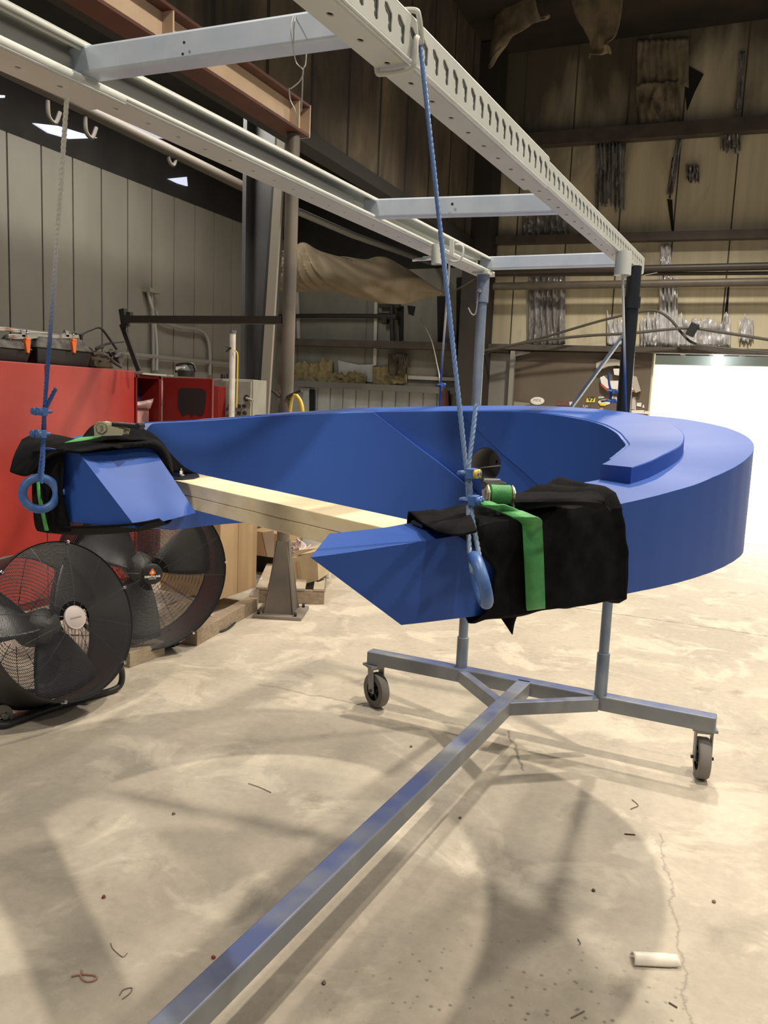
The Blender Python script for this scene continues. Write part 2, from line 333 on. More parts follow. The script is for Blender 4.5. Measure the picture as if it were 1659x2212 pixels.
def seam_mat(name, col, col2, seam, period, off, axis='X', width=0.02, scale=3.0, stretch=(3, 3, 0.5), rough=0.8, dark=None, dlo=0.5, dhi=0.7, soot=None):
    mt = M(name, col, rough, col2=col2, scale=scale, stretch=stretch, detail=6, bump=0.15, bscale=6)
    nt = mt.node_tree; N = nt.nodes; L = nt.links; b = N['Principled BSDF']; src = b.inputs['Base Color'].links[0].from_socket
    g = N.new('ShaderNodeNewGeometry'); sp = N.new('ShaderNodeSeparateXYZ'); L.new(g.outputs['Position'], sp.inputs[0])
    def math_(op, a, c):
        x = N.new('ShaderNodeMath'); x.operation = op
        for i, s in ((0, a), (1, c)):
            if isinstance(s, (int, float)): x.inputs[i].default_value = s
            else: L.new(s, x.inputs[i])
        return x.outputs[0]
    if dark:
        n = N.new('ShaderNodeTexNoise'); n.inputs['Scale'].default_value = 1.1; n.inputs['Detail'].default_value = 7; n.inputs['Roughness'].default_value = 0.62; n.inputs['Distortion'].default_value = 0.7
        vm = N.new('ShaderNodeVectorMath'); vm.operation = 'MULTIPLY'; vm.inputs[1].default_value = (1.4, 1.4, 0.55); L.new(g.outputs['Position'], vm.inputs[0]); L.new(vm.outputs[0], n.inputs['Vector'])
        r = N.new('ShaderNodeValToRGB'); r.color_ramp.elements[0].position = dlo; r.color_ramp.elements[1].position = dhi; L.new(n.outputs['Fac'], r.inputs['Fac'])
        mx = N.new('ShaderNodeMix'); mx.data_type = 'RGBA'; L.new(r.outputs['Color'], mx.inputs[0]); L.new(src, mx.inputs[6]); mx.inputs[7].default_value = (*dark, 1); src = mx.outputs[2]
    if soot:      # soot, with the upward fall-off of light painted in, ragged lower edge
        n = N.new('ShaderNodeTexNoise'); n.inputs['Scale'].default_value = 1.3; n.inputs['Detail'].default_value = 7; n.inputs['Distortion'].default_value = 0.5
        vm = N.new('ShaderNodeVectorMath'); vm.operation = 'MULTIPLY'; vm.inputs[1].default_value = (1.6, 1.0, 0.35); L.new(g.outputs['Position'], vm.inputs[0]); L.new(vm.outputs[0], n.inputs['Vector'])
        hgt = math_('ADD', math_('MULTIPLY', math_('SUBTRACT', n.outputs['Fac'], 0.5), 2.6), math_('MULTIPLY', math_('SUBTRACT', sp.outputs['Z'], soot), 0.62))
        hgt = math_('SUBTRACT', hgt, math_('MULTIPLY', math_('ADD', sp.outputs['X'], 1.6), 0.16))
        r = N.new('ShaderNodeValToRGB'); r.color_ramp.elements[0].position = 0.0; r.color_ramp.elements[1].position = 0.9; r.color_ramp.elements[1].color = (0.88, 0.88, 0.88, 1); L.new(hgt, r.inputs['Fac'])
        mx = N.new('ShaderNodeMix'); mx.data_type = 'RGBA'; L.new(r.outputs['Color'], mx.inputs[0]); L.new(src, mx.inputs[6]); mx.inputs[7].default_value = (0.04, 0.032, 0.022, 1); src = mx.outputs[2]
    t = math_('FLOORED_MODULO', math_('SUBTRACT', sp.outputs[axis], off), period)
    msk = math_('LESS_THAN', t, width)
    mx = N.new('ShaderNodeMix'); mx.data_type = 'RGBA'; L.new(msk, mx.inputs[0]); L.new(src, mx.inputs[6]); mx.inputs[7].default_value = (*seam, 1)
    L.new(mx.outputs[2], b.inputs['Base Color'])
    return mt
XL, YB, XF = -6.6, 11.0, -3.5          # annex wall, end wall, frame line of the hall
struct('floor', MB().box((0.5, 5.0, -0.1), (16, 22, 0.2)), floor_mat(), 'mottled beige concrete floor with cracks and stains')
LPANEL = M('liner_panel', (0.25, 0.235, 0.195), 0.55, col2=(0.215, 0.20, 0.165), scale=2, stretch=(1, 1, 0.4))
SEAM = M('panel_seam', (0.075, 0.068, 0.05), 0.7)
w = MB(); y = -3.0; ys = 5.29*1.1-0.41*22
for k in range(60):
    y0 = ys+0.413*k; y1 = y0+0.413
    if y0 > YB: break
    w.cur = 0; w.box((XL-0.03, (y0+y1)/2, 1.99), (0.06, 0.393, 3.98))
    w.cur = 1; w.box((XL-0.045, y0, 1.99), (0.06, 0.022, 3.98))
struct('wall_left', w, [LPANEL, SEAM], 'grey ribbed metal liner panels behind the red cabinets')
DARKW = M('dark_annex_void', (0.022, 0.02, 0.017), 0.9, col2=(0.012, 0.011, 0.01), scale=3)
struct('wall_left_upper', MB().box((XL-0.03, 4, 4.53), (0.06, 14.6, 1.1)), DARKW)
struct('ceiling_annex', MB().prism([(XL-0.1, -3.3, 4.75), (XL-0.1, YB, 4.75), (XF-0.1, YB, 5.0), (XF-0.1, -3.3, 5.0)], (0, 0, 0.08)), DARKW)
UPW = seam_mat('sooty_brown_insulation', (0.15, 0.115, 0.07), (0.085, 0.068, 0.045), (0.018, 0.014, 0.01), 0.68, 0.05, 'Y', 0.045, 2.2, (2, 2, 0.4), 0.85, (0.03, 0.025, 0.02), 0.42, 0.66)
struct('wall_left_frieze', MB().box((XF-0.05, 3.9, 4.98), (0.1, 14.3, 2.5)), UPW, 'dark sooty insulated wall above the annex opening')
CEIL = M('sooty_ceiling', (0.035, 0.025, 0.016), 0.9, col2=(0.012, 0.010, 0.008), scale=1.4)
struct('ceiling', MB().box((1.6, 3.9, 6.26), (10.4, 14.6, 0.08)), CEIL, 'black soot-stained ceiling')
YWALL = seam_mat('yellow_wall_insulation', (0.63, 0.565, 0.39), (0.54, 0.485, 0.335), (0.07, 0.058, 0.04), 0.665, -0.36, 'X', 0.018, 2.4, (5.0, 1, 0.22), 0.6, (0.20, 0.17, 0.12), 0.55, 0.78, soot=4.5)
XJ = -1.115                            # door jamb
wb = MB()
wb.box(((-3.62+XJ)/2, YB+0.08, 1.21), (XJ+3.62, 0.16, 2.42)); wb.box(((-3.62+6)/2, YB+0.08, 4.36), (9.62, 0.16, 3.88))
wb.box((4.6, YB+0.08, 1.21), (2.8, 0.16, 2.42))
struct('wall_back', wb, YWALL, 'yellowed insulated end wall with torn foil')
AWALL = seam_mat('annex_end_wall', (0.235, 0.225, 0.185), (0.17, 0.165, 0.14), (0.12, 0.11, 0.09), 1.15, -6.35, 'X', 0.02, 2.0, (1.5, 1, 0.6), 0.6, (0.09, 0.082, 0.062), 0.56, 0.72)
struct('wall_back_left', MB().box(((XL-3.62)/2, YB+0.08, 2.65), (-3.62-XL+0.1, 0.16, 1.7)), AWALL)
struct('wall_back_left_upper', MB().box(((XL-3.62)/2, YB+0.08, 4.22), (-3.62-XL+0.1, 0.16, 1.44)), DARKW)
CORR = M('white_corrugated_steel', (0.52, 0.53, 0.52), 0.45, col2=(0.40, 0.41, 0.40), scale=2, stretch=(2, 1, 0.5))
w = MB()
for k in range(14):
    x0 = XL+0.215*k; w.box((x0+0.10, YB+0.03, 0.9), (0.195, 0.06, 1.8)); w.box((x0+0.205, YB+0.05, 0.9), (0.02, 0.05, 1.8))
struct('wall_back_lower', w, CORR, 'white corrugated steel sheeting low on the end wall')
# next room seen through the doorway
WROOM = M('white_room_wall', (0.86, 0.86, 0.82), 0.6)
w = MB(); w.box((1.6, 14.6, 1.6), (7, 0.1, 3.2)); w.box((-1.5, 12.9, 1.6), (0.1, 3.5, 3.2)); w.box((4.9, 12.9, 1.6), (0.1, 3.5, 3.2))
struct('wall_next_room', w, WROOM, 'bright white walls of the room beyond the doorway')
struct('ceiling_next_room', MB().box((1.6, 12.9, 3.12), (7, 3.5, 0.08)), M('dark_room_ceiling', (0.05, 0.045, 0.04), 0.9))
struct('floor_next_room', MB().box((1.6, 12.95, 0.004), (6.6, 3.3, 0.008)), M('white_room_floor', (0.83, 0.80, 0.72), 0.5))
struct('trim_1', MB().bar((-1.4, 11.5, 2.315), (4, 11.5, 2.315), 0.12, 0.12), M('header_grey_blue', (0.24, 0.30, 0.31), 0.5), 'grey-blue header beam over the doorway')
RAFT = M('pale_rafter', (0.62, 0.52, 0.38), 0.7)
for k in range(7):
    x = -0.83+0.36*k
    tag(MB().hexa([(x, 11.30, 2.385), (x+0.05, 11.30, 2.385), (x+0.05, 11.72, 2.385), (x, 11.72, 2.385)], [(x-0.17, 11.30, 2.52), (x-0.02, 11.30, 2.52), (x-0.02, 11.72, 2.52), (x-0.17, 11.72, 2.52)]).build('rafter', RAFT), 'pale wooden rafter above the doorway header', 'rafter', 'rafters of the next room')
struct('trim_9', MB().box((1.6, 11.76, 2.62), (6.4, 0.04, 0.66)), DARKW, 'dark board added to darken the space behind the rafters')  # added board that keeps the gap behind the rafters dark
p = at(1551, 779, y=11.22)
t = thing('ceiling_lamp', 'lit bare lamp glaring above the doorway header', 'lamp', p)
MB().lathe(p, (0, 0, 1), [(0.0, -0.10), (0.06, -0.085), (0.085, -0.03), (0.08, 0.03), (0.04, 0.08), (0.03, 0.10)], 20).build('bulb', LAMP, t)
MB().cyl(p+Vector((0, 0, 0.10)), p+Vector((0, 0, 0.24)), 0.035).build('socket', WHITEP, t)

# girts, pipes and columns of the building
def rail(n, p0, p1, w_, h_, mat, lab): return struct('trim_%d' % n, MB().bar(p0, p1, w_, h_), mat, lab)
def yb(px, py, back=0.1): return at(px, py, y=YB-back)
def line_at_back(pa, pb, back, x0=None, x1=None):
    a, b = yb(*pa, back), yb(*pb, back); d = b-a
    if x0 is not None: a2 = a+d*((x0-a.x)/d.x)
    else: a2 = a
    if x1 is not None: b2 = a+d*((x1-a.x)/d.x)
    else: b2 = b
    return a2, b2
a, b = line_at_back((1170, 303), (1659, 268), 0.1, -3.45, 5); rail(2, a, b, 0.16, 0.16, GIRT, 'dark upper wall girt')
a, b = line_at_back((1000, 522), (1659, 506), 0.1, -3.45, 5); rail(3, a, b, 0.14, 0.10, GIRT, 'brown angle girt above the foil strips')
a, b = line_at_back((1052, 749), (1659, 762), 0.12, -3.45, 5); rail(4, a, b, 0.2, 0.07, GIRT, 'brown girt over the sticker board')
a, b = line_at_back((590, 738), (940, 748), 0.12, -6.5, -3.7); rail(5, a, b, 0.2, 0.10, GIRT, 'dark shelf-like girt under the tarp')
a, b = line_at_back((590, 826), (985, 845), 0.10, -6.5, -3.7); rail(6, a, b, 0.16, 0.09, M('grey_sill', (0.17, 0.165, 0.15), 0.6), 'grey sill above the white corrugated sheets')
struct('trim_7', MB().bar((XF-0.02, -3, 3.71), (XF-0.02, YB, 3.71), 0.16, 0.12), DARKM, 'dark lintel along the annex opening')
struct('trim_8', MB().box((-3.42, 10.72, 3.1), (0.34, 0.40, 6.2)), M('black_corner_post', (0.028, 0.022, 0.018), 0.7), 'black corner column')
# ================================================================== GANTRY
GH = Vector((math.sin(math.radians(3.4)), math.cos(math.radians(3.4)), 0))   # its long direction
GX = Vector((1, -0.03, 0)).normalized()
RB = lambda y, z: Vector((-0.622+0.06*(y-1.5), y, z))      # outer face of the right rail
LB = lambda y, z: Vector((-1.300+0.06*(y-1.5), y, z))      # open face of the left rail
gan = thing('gantry_frame', 'wheeled steel gantry frame with two perforated overhead rails and a long floor bar', 'gantry', (-0.86, 3.77, 0))
from mathutils.geometry import tessellate_polygon
def plate_holes(mb, org, u, v, Lu, Wv, pitch, hole, start=0.0, thick=0.0):
    """flat plate of size Lu by Wv with one hole per pitch; hole: polygon in (u, v) about a cell centre"""
    u, v = Vector(u), Vector(v); cells = int(Lu/pitch)
    outer = [(-pitch/2, -Wv/2), (pitch/2, -Wv/2), (pitch/2, Wv/2), (-pitch/2, Wv/2)]
    pts = outer+list(hole)
    tri = tessellate_polygon([[Vector((p[0], p[1], 0)) for p in outer], [Vector((p[0], p[1], 0)) for p in hole]])
    for k in range(cells): mb.add([org+u*(k*pitch+pitch/2+p[0])+v*(Wv/2+p[1]) for p in pts], tri)
    r_ = Lu-cells*pitch
    if r_ > 1e-4: mb.add([org+u*(cells*pitch), org+u*Lu, org+u*Lu+v*Wv, org+u*(cells*pitch)+v*Wv], [(0, 1, 2, 3)])
def teardrop():
    return [(-0.0165, 0.017), (-0.0175, 0.009), (-0.012, 0.003), (-0.003, 0.0), (-0.0025, -0.006), (0.000, -0.010), (-0.003, -0.015), (-0.001, -0.0205), (0.006, -0.0225), (0.0125, -0.019), (0.0115, -0.011), (0.0125, 0.002), (0.0115, 0.009), (0.003, 0.013), (-0.007, 0.0185)]
circ8 = lambda r: [(r*math.cos(q), r*0.75*math.sin(q)) for q in [2*math.pi*(i+.5)/8 for i in range(8)]]
def rail_right(name, y0, y1, g, zt, zb, wd):
    mb = MB(); d = Vector((0.06, 1, 0)); o = RB(y0, zb)+Vector((g, 0, 0)); H = zt-zb; r = 0.008
    L_ = (y1-y0)
    plate_holes(mb, o+Vector((0, 0, r)), d, (0, 0, 1), L_, H-2*r, 0.0508, [(a, b*(H-2*r)/0.066) for a, b in teardrop()])
    plate_holes(mb, o+Vector((-wd, 0, 0)), d, (1, 0, 0), L_, wd-r, 0.1016, circ8(0.0075))
    e = d*L_
    for pa, pb in (((-r, 0, 0), (-r*0.3, 0, r*0.3)), ((-r*0.3, 0, r*0.3), (0, 0, r)), ((0, 0, H-r), (-r*0.3, 0, H-r*0.3)), ((-r*0.3, 0, H-r*0.3), (-r, 0, H)), ((-r, 0, H), (-wd, 0, H)), ((-wd, 0, 0), (-wd, 0, H))):
        A, B = o+Vector(pa), o+Vector(pb); mb.add([A, B, B+e, A+e], [(0, 1, 2, 3)], True)
    return mb.build(name, RACK, gan, solid=0.0025, soff=0)
rail_right('right_rail', -1.3, 3.93, 0.0, 2.30, 2.226, 0.058)
rail_right('right_rail_sleeve', -1.25, 2.36, 0.005, 2.305, 2.219, 0.068)
def rail_left(name, y0, y1, g, zt, zb, wd):
    mb = MB(); d = Vector((0.06, 1, 0)); o = LB(y0, zb)+Vector((g, 0, 0)); H = zt-zb; L_ = y1-y0; e = d*L_
    plate_holes(mb, o+Vector((-wd, 0, 0)), d, (1, 0, 0), L_, wd, 0.1016, circ8(0.007))
    prof = [(0, 0), (0.003, 0.004), (0.003, 0.013)]
    sec = [[(0, 0), (0.004, 0.004), (0.004, 0.016)], [(-wd, 0), (-wd, H), (0, H), (0.004, H-0.004), (0.004, H-0.015)]]
    for s_ in sec:
        for (xa, za), (xb, zb2) in zip(s_, s_[1:]):
            A, B = o+Vector((xa, 0, za)), o+Vector((xb, 0, zb2)); mb.add([A, B, B+e, A+e], [(0, 1, 2, 3)], True)
    return mb.build(name, RACK, gan, solid=0.0025, soff=0)
rail_left('left_rail', -1.3, 3.86, 0.0, 2.30, 2.225, 0.085)
rail_left('left_rail_sleeve', -1.25, 1.47, 0.006, 2.306, 2.219, 0.095)
def crossbar(a, b, h, w_, kink=0.0):
    a, b = Vector(a), Vector(b)
    return MB().bar(a-Vector((0, 0, h/2)), b-Vector((0, 0, h/2)), w_, h).build('crossbar', ZINC, gan, bevel=0.006)
def toR(a, px, py, z):
    b = at(px, py, z=z); b.x = RB(b.y, z).x-0.058; return b
crossbar(at(165, 113, z=2.296), toR(0, 752, 24, 2.296), 0.055, 0.05)
crossbar(at(789, 433, z=2.296), toR(0, 1190, 420, 2.296), 0.062, 0.045)
q3 = at(1335, 546, y=3.80); q3.x = RB(3.8, 0).x-0.05
crossbar(at(1040, 556, y=3.82), q3, 0.058, 0.045)
for px, py, yy, rr in ((398, 92, 1.35, 0.0028), (395, 117, 1.35, 0.0028), (977, 441, 2.655, 0.005)):
    MB().disc(at(px, py, y=yy), (0, -1, 0), rr, 10, 0.001).build('bolt_hole', BLACKP, gan)
# far end frame
pL, pR = Vector((-1.185, 3.785, 0)), Vector((-0.491, 3.738, 0))
b0, b1 = Vector((-1.70, 3.80, 0.265)), Vector((0.012, 3.725, 0.265))
MB().bar(b0, b1, 0.072, 0.07).build('base_bar', BASE, gan, bevel=0.006)
lb0, lb1 = Vector((-0.852, 3.75, 0.265)), Vector((-1.105, -0.9, 0.265))
MB().bar(lb0, lb1, 0.066, 0.07).build('floor_bar', BASE, gan, bevel=0.005)
for a, b in ((Vector((-1.17, 3.75, 0.265)), Vector((-0.885, 3.44, 0.265))), (Vector((-0.50, 3.70, 0.265)), Vector((-0.855, 3.44, 0.265)))):
    MB().bar(a, b, 0.045, 0.06).build('corner_strut', BASE, gan, bevel=0.004)
def post(p, zs, ztop, mat, ctop, r1, r2):
    MB().cyl(p+Vector((0, 0, 0.29)), p+Vector((0, 0, zs)), r1, 20).build('post_sleeve', GREYST, gan, bevel=0.003)
    mb = MB(); mb.cyl(p+Vector((0, 0, zs-0.01)), p+Vector((0, 0, ztop)), r2, 20); o = mb.build('post', mat, gan)
    return o
post(pL, 0.455, 2.225, GREYST, 2.1, 0.029, 0.0235)
label(post(pR, 0.50, 1.30, GREYST, 2.1, 0.029, 0.023), 'blue-grey lower tube of the right post')
o = MB().cyl(pR+Vector((0, 0, 1.28)), pR+Vector((0.0, 0, 2.23)), 0.030, 20).build('post', BLACKST, gan); label(o, 'glossy black upper tube of the right post')
MB().cyl(pR+Vector((0, 0, 2.05)), pR+Vector((0, 0, 2.10)), 0.036, 20).build('post_collar', BLACKST, gan)
MB().cyl(pL+Vector((0, 0, 2.09)), pL+Vector((0, 0, 2.225)), 0.030, 20).build('post_collar', GREYST, gan)
mb = MB(); mb.box(pL+Vector((0, 0, 2.222)), (0.075, 0.12, 0.012)); mb.build('post_cap', RACK, gan)
MB().cyl(pL+Vector((0.0, -0.03, 2.14)), pL+Vector((0.0, -0.05, 2.14)), 0.009, 8).build('lock_bolt', CHROME, gan)
mb = MB(); mb.tube(crom([pL+Vector((-0.01, -0.036, 2.13)), pL+Vector((-0.015, -0.04, 2.04)), pL+Vector((-0.03, -0.05, 2.03)), pL+Vector((-0.05, -0.05, 2.06))], 5), 0.003, 6); mb.build('wire_tie', ROPEGREY, gan)
MB().bar(at(1356, 712, y=3.735), at(1205, 920, y=3.76), 0.012, 0.042, (0, 1, 0)).build('diagonal_brace', GREYST, gan)
def caster(p, yaw, base_z=0.23):
    R = Matrix.Rotation(yaw, 3, 'Z'); p = Vector(p)
    q = MB().box(p+Vector((0, 0, base_z-0.006)), (0.105, 0.085, 0.012), R).build('caster_plate', BASE, gan)
    c = p + R @ Vector((0.0, -0.02, 0.092))
    w_ = MB(); ax = R @ Vector((1, 0, 0))
    w_.lathe(c-ax*0.024, ax, [(0.055, 0.0), (0.088, 0.0), (0.092, 0.006), (0.092, 0.042), (0.088, 0.048), (0.055, 0.048)], 36); tb = w_.build('caster_wheel', TYRE, gan)
    h = MB(); h.lathe(c-ax*0.024, ax, [(0.064, 0.004), (0.060, 0.004), (0.060, 0.044), (0.064, 0.044)], 30); h.cyl(c-ax*0.028, c+ax*0.028, 0.02, 14)
    for k in range(5):
        an = 2*math.pi*k/5; dv = Matrix.Rotation(an, 3, ax) @ Vector((0, 0, 1)); h.bar(c+dv*0.012, c+dv*0.062, 0.016, 0.034, ax)
    h.build('wheel_hub', DARKM, tb)
    fk = MB()
    for s_ in (-1, 1):
        fk.bar(p+R @ Vector((s_*0.034, -0.005, base_z-0.01)), c+ax*(s_*0.034)+Vector((0, 0, -0.012)), 0.006, 0.045, R @ Vector((0, 1, 0)))
    fk.box(p+R @ Vector((0, -0.002, base_z-0.018)), (0.075, 0.06, 0.012), R); fk.build('caster_fork', BASE, gan)
    MB().cyl(c-ax*0.048, c+ax*0.048, 0.008, 10).build('axle_bolt', DARKM, gan)
caster((-1.665, 3.80, 0), math.radians(58)); caster((-0.035, 3.76, 0), math.radians(12))
# the rest of the frame behind the photographer
MB().bar((-1.98, -0.9, 0.265), (-0.25, -0.96, 0.265), 0.072, 0.07).build('base_bar', BASE, gan, bevel=0.006)
caster((-1.93, -0.9, 0), 0.5); caster((-0.30, -0.95, 0), 0.2)
for x in (-1.46, -0.78): MB().cyl((x, -0.92, 0.29), (x, -0.92, 2.225), 0.024, 20).build('post', GREYST, gan)
# sockets welded under the rails
q = at(1347, 560, y=3.40); s1 = Vector((q.x, 3.40, 0))
mb = MB(); mb.lathe((s1.x, s1.y, 2.14), (0, 0, 1), [(0.030, 0.0), (0.033, 0.0), (0.031, 0.09), (0.028, 0.09), (0.026, 0.0), (0.030, 0.0)], 20); mb.build('pipe_socket', RACK, gan)
q = at(943, 574, y=3.12); s2 = Vector((q.x, 3.12, 0))
mb = MB(); mb.lathe((s2.x, s2.y, 2.155), (0, 0, 1), [(0.020, 0.0), (0.0225, 0.0), (0.0225, 0.075), (0.018, 0.075), (0.018, 0.0), (0.020, 0)], 20); mb.build('pipe_socket', RACK, gan)
mb = MB(); mb.tube([s2+Vector((-0.02, 0, 2.18)), s2+Vector((-0.055, -0.005, 2.178)), s2+Vector((-0.06, -0.005, 2.176)), s2+Vector((-0.10, -0.01, 2.172))], [0.009, 0.009, 0.006, 0.006], 10); mb.build('set_screw', CHROME, gan)
hk = MB(); a0 = at(988, 531, y=3.40); hk.bar(at(976, 518, y=3.27), at(976, 552, y=3.27), 0.018, 0.010, (0, 1, 0)); hk.build('clamp_tab', RACK, gan)
# loose pipe lying inside the left rail
o = MB().cyl(LB(-1.2, 2.265)+Vector((-0.036, 0, 0)), LB(2.53, 2.262)+Vector((-0.036, 0, 0)), 0.0225, 20).build('loose_pipe', M('dull_grey_pipe', (0.36, 0.355, 0.33), 0.5, 0.2))
tag(o, 'grey pipe lying inside the left overhead rail', 'pipe')
# wire dangling from the nearest crossbar
mb = MB(); WY = 1.35
mb.tube(crom([at(633, 36, y=1.34), at(628, 60, y=1.33), at(632, 95, y=1.33), at(640, 135, y=1.335), at(655, 152, y=1.335), at(648, 175, y=1.335), at(628, 192, y=1.335)], 6), 0.0012, 6)
mb.tube(crom([at(638, 36, y=1.40), at(637, 40, y=1.33), at(635, 62, y=1.325), at(634, 95, y=1.33)], 6), 0.0012, 6)
mb.tube(crom([at(662, 116, y=1.36), at(660, 140, y=1.34), at(655, 152, y=1.335), at(653, 200, y=1.335), at(651, 240, y=1.335)], 6), 0.0012, 6)
mb.tube(crom([at(625, 190, y=1.335), at(627, 215, y=1.335), at(638, 240, y=1.335), at(643, 268, y=1.335)], 6), 0.0012, 6)
tag(mb.build('loose_wire', ROPEGREY), 'thin twisted wire dangling from the nearest crossbar', 'wire')

# ================================================================== RING
CXR, CYR = -1.0, 2.4
TH = [-74+6*k for k in range(49)]
RI = [1.09, 1.029, .965, .905, .862, .831, .805, .782, .763, .745, .731, .719, .71, .703, .699, .697, .697, .698, .7, .702, .704, .706, .708, .712, .718, .724, .731, .737, .743, .748, .753, .758, .763, .765, .767, .768, .769, .77, .771, .772, .773, .775, .779, .785, .794, .807, .822, .818, .79]
ZI = [1.35, 1.36, 1.375, 1.389, 1.40, 1.409, 1.419, 1.43, 1.471, 1.484, 1.498, 1.507, 1.510, 1.512, 1.515, 1.523, 1.537, 1.548, 1.559, 1.567, 1.574, 1.580, 1.585, 1.589, 1.590, 1.590, 1.588, 1.585, 1.581, 1.577, 1.573, 1.569, 1.565, 1.561, 1.556, 1.551, 1.546, 1.541, 1.536, 1.530, 1.524, 1.518, 1.514, 1.511, 1.509, 1.508, 1.506, 1.488, 1.458]
RO = [1.248, 1.181, 1.118, 1.066, 1.027, 1.001, .984, .972, .967, .967, .972, .983, .999, 1.022, 1.05, 1.077, 1.103, 1.126, 1.144, 1.155, 1.156, 1.153, 1.147, 1.139, 1.13, 1.121, 1.112, 1.104, 1.096, 1.09, 1.084, 1.078, 1.075, 1.075, 1.078, 1.082, 1.086, 1.09, 1.095, 1.10, 1.105, 1.11, 1.115, 1.12, 1.125, 1.13, 1.13, 1.12, 1.10]
ZO = [1.333, 1.348, 1.36, 1.373, 1.384, 1.395, 1.406, 1.416, 1.427, 1.437, 1.451, 1.463, 1.475, 1.489, 1.506, 1.522, 1.537, 1.551, 1.565, 1.576, 1.586, 1.592, 1.594, 1.592, 1.588, 1.582, 1.577, 1.572, 1.567, 1.562, 1.557, 1.552, 1.546, 1.540, 1.534, 1.528, 1.522, 1.516, 1.510, 1.504, 1.490, 1.478, 1.466, 1.455, 1.445, 1.437, 1.430, 1.426, 1.425]
RS = [.85]*9+[.848, .845, .843, .843, .848, .858, .873, .887, .901, .918, .939, .961, .981, .996, 1.0, 1.0, 1.0, 1.0, .999, .997, .993, .989, .985, .981, .977, .973, .969, .965, .955, .93]
ZS = [1.40]*8+[1.471, 1.484, 1.498, 1.507, 1.512, 1.518, 1.526, 1.540, 1.553, 1.566, 1.578, 1.588, 1.597, 1.603, 1.608, 1.612, 1.615, 1.615, 1.613, 1.609, 1.604, 1.598, 1.592, 1.586, 1.580, 1.573, 1.562, 1.552, 1.544, 1.534, 1.527]
def P3(th, r, z): return Vector((CXR+r*math.cos(math.radians(th)), CYR+r*math.sin(math.radians(th)), z))
def ip(th, A, n=None): return float(np.interp(th, TH[:len(A)], A))
def zbot(th): return float(np.interp(th, [-74, 20, 45, 75, 150, 190, 206, 226], [1.2, 1.205, 1.17, 1.12, 1.11, 1.13, 1.18, 1.24]))
def stepdrop(th): return float(np.interp(th, [-32, -26, 128, 152], [0, 0.038, 0.038, 0])) if th > -32 else 0.0
def OT(th): return P3(th, ip(th, RO), ip(th, ZO))
def IT(th): return P3(th, ip(th, RI), ip(th, ZI)-stepdrop(th))
def OB(th): p = OT(th); p.z = zbot(th); return p
def IB(th): p = IT(th); p.z = zbot(th); return p
ring = thing('split_ring_sculpture', 'huge blue painted split ring hanging by wire ropes', 'sculpture', (-1.0, 2.4, 1.1))
ths = [-74+1.5*k for k in range(int(288/1.5)+1)]
S4 = []
for th in ths:
    u = (th+74)/36.0; dl = 7.5*max(0, 1-u)
    S4.append((OT(th), IT(th), OB(th+dl), IB(th+dl)))
tailO = crom([OT(208), OT(214), (-1.775, 1.705, 1.435), (-1.63, 1.672, 1.43)], 5)[5:]
tailOB = crom([OB(208), OB(214), (-1.70, 1.675, 1.237), (-1.437, 1.675, 1.245)], 5)[5:]
tailI = crom([IT(208), IT(214), (-1.645, 1.962, 1.45), (-1.622, 1.96, 1.44)], 5)[5:]
tailIB = crom([IB(208), IB(214), (-1.58, 1.99, 1.237), (-1.485, 1.995, 1.247)], 5)[5:]
for a in zip(tailO[1:], tailI[1:], tailOB[1:], tailIB[1:]): S4.append(a)
mb = MB(); n = len(S4); vs = [p for s_ in S4 for p in s_]; fs = []
for i in range(n-1):
    k, l = 4*i, 4*i+4
    fs += [(k, l, l+1, k+1), (k+2, k+3, l+3, l+2), (k, k+2, l+2, l), (k+1, l+1, l+3, k+3)]
mb.add(vs, fs, True); mb.add(vs[:4], [(0, 1, 3, 2)]); mb.add(vs[-4:], [(0, 2, 3, 1)])
bmv = mb
body = mb.build('ring_body', BLUE, ring)
me = body.data; bm = bmesh.new(); bm.from_mesh(me); bmesh.ops.remove_doubles(bm, verts=bm.verts, dist=1e-5); bmesh.ops.recalc_face_normals(bm, faces=bm.faces)
for e in bm.edges:
    if len(e.link_faces) == 2: e.smooth = e.calc_face_angle(0) < math.radians(38)
bm.to_mesh(me); bm.free()
def cut(obj, p0, p1, r):
    c = MB().cyl(p0, p1, r, 48).build('cutter', BLUE)
    md = obj.modifiers.new('hole', 'BOOLEAN'); md.operation = 'DIFFERENCE'; md.object = c; md.solver = 'EXACT'
    c2 = c
    pc = obj.parent; 
    dg = bpy.context.evaluated_depsgraph_get(); dg.update(); nm = bpy.data.meshes.new_from_object(obj.evaluated_get(dg))
    obj.modifiers.clear(); obj.data = nm; bpy.data.objects.remove(c2)
hc = Vector((-0.925, 3.129, 1.373)); ha = Vector((0.10, 1, 0)).normalized()
cut(body, hc-ha*0.12, hc+ha*0.25, 0.066)
bv = body.modifiers.new('bevel', 'BEVEL'); bv.width = 0.006; bv.segments = 3; bv.limit_method = 'ANGLE'; bv.angle_limit = math.radians(40)
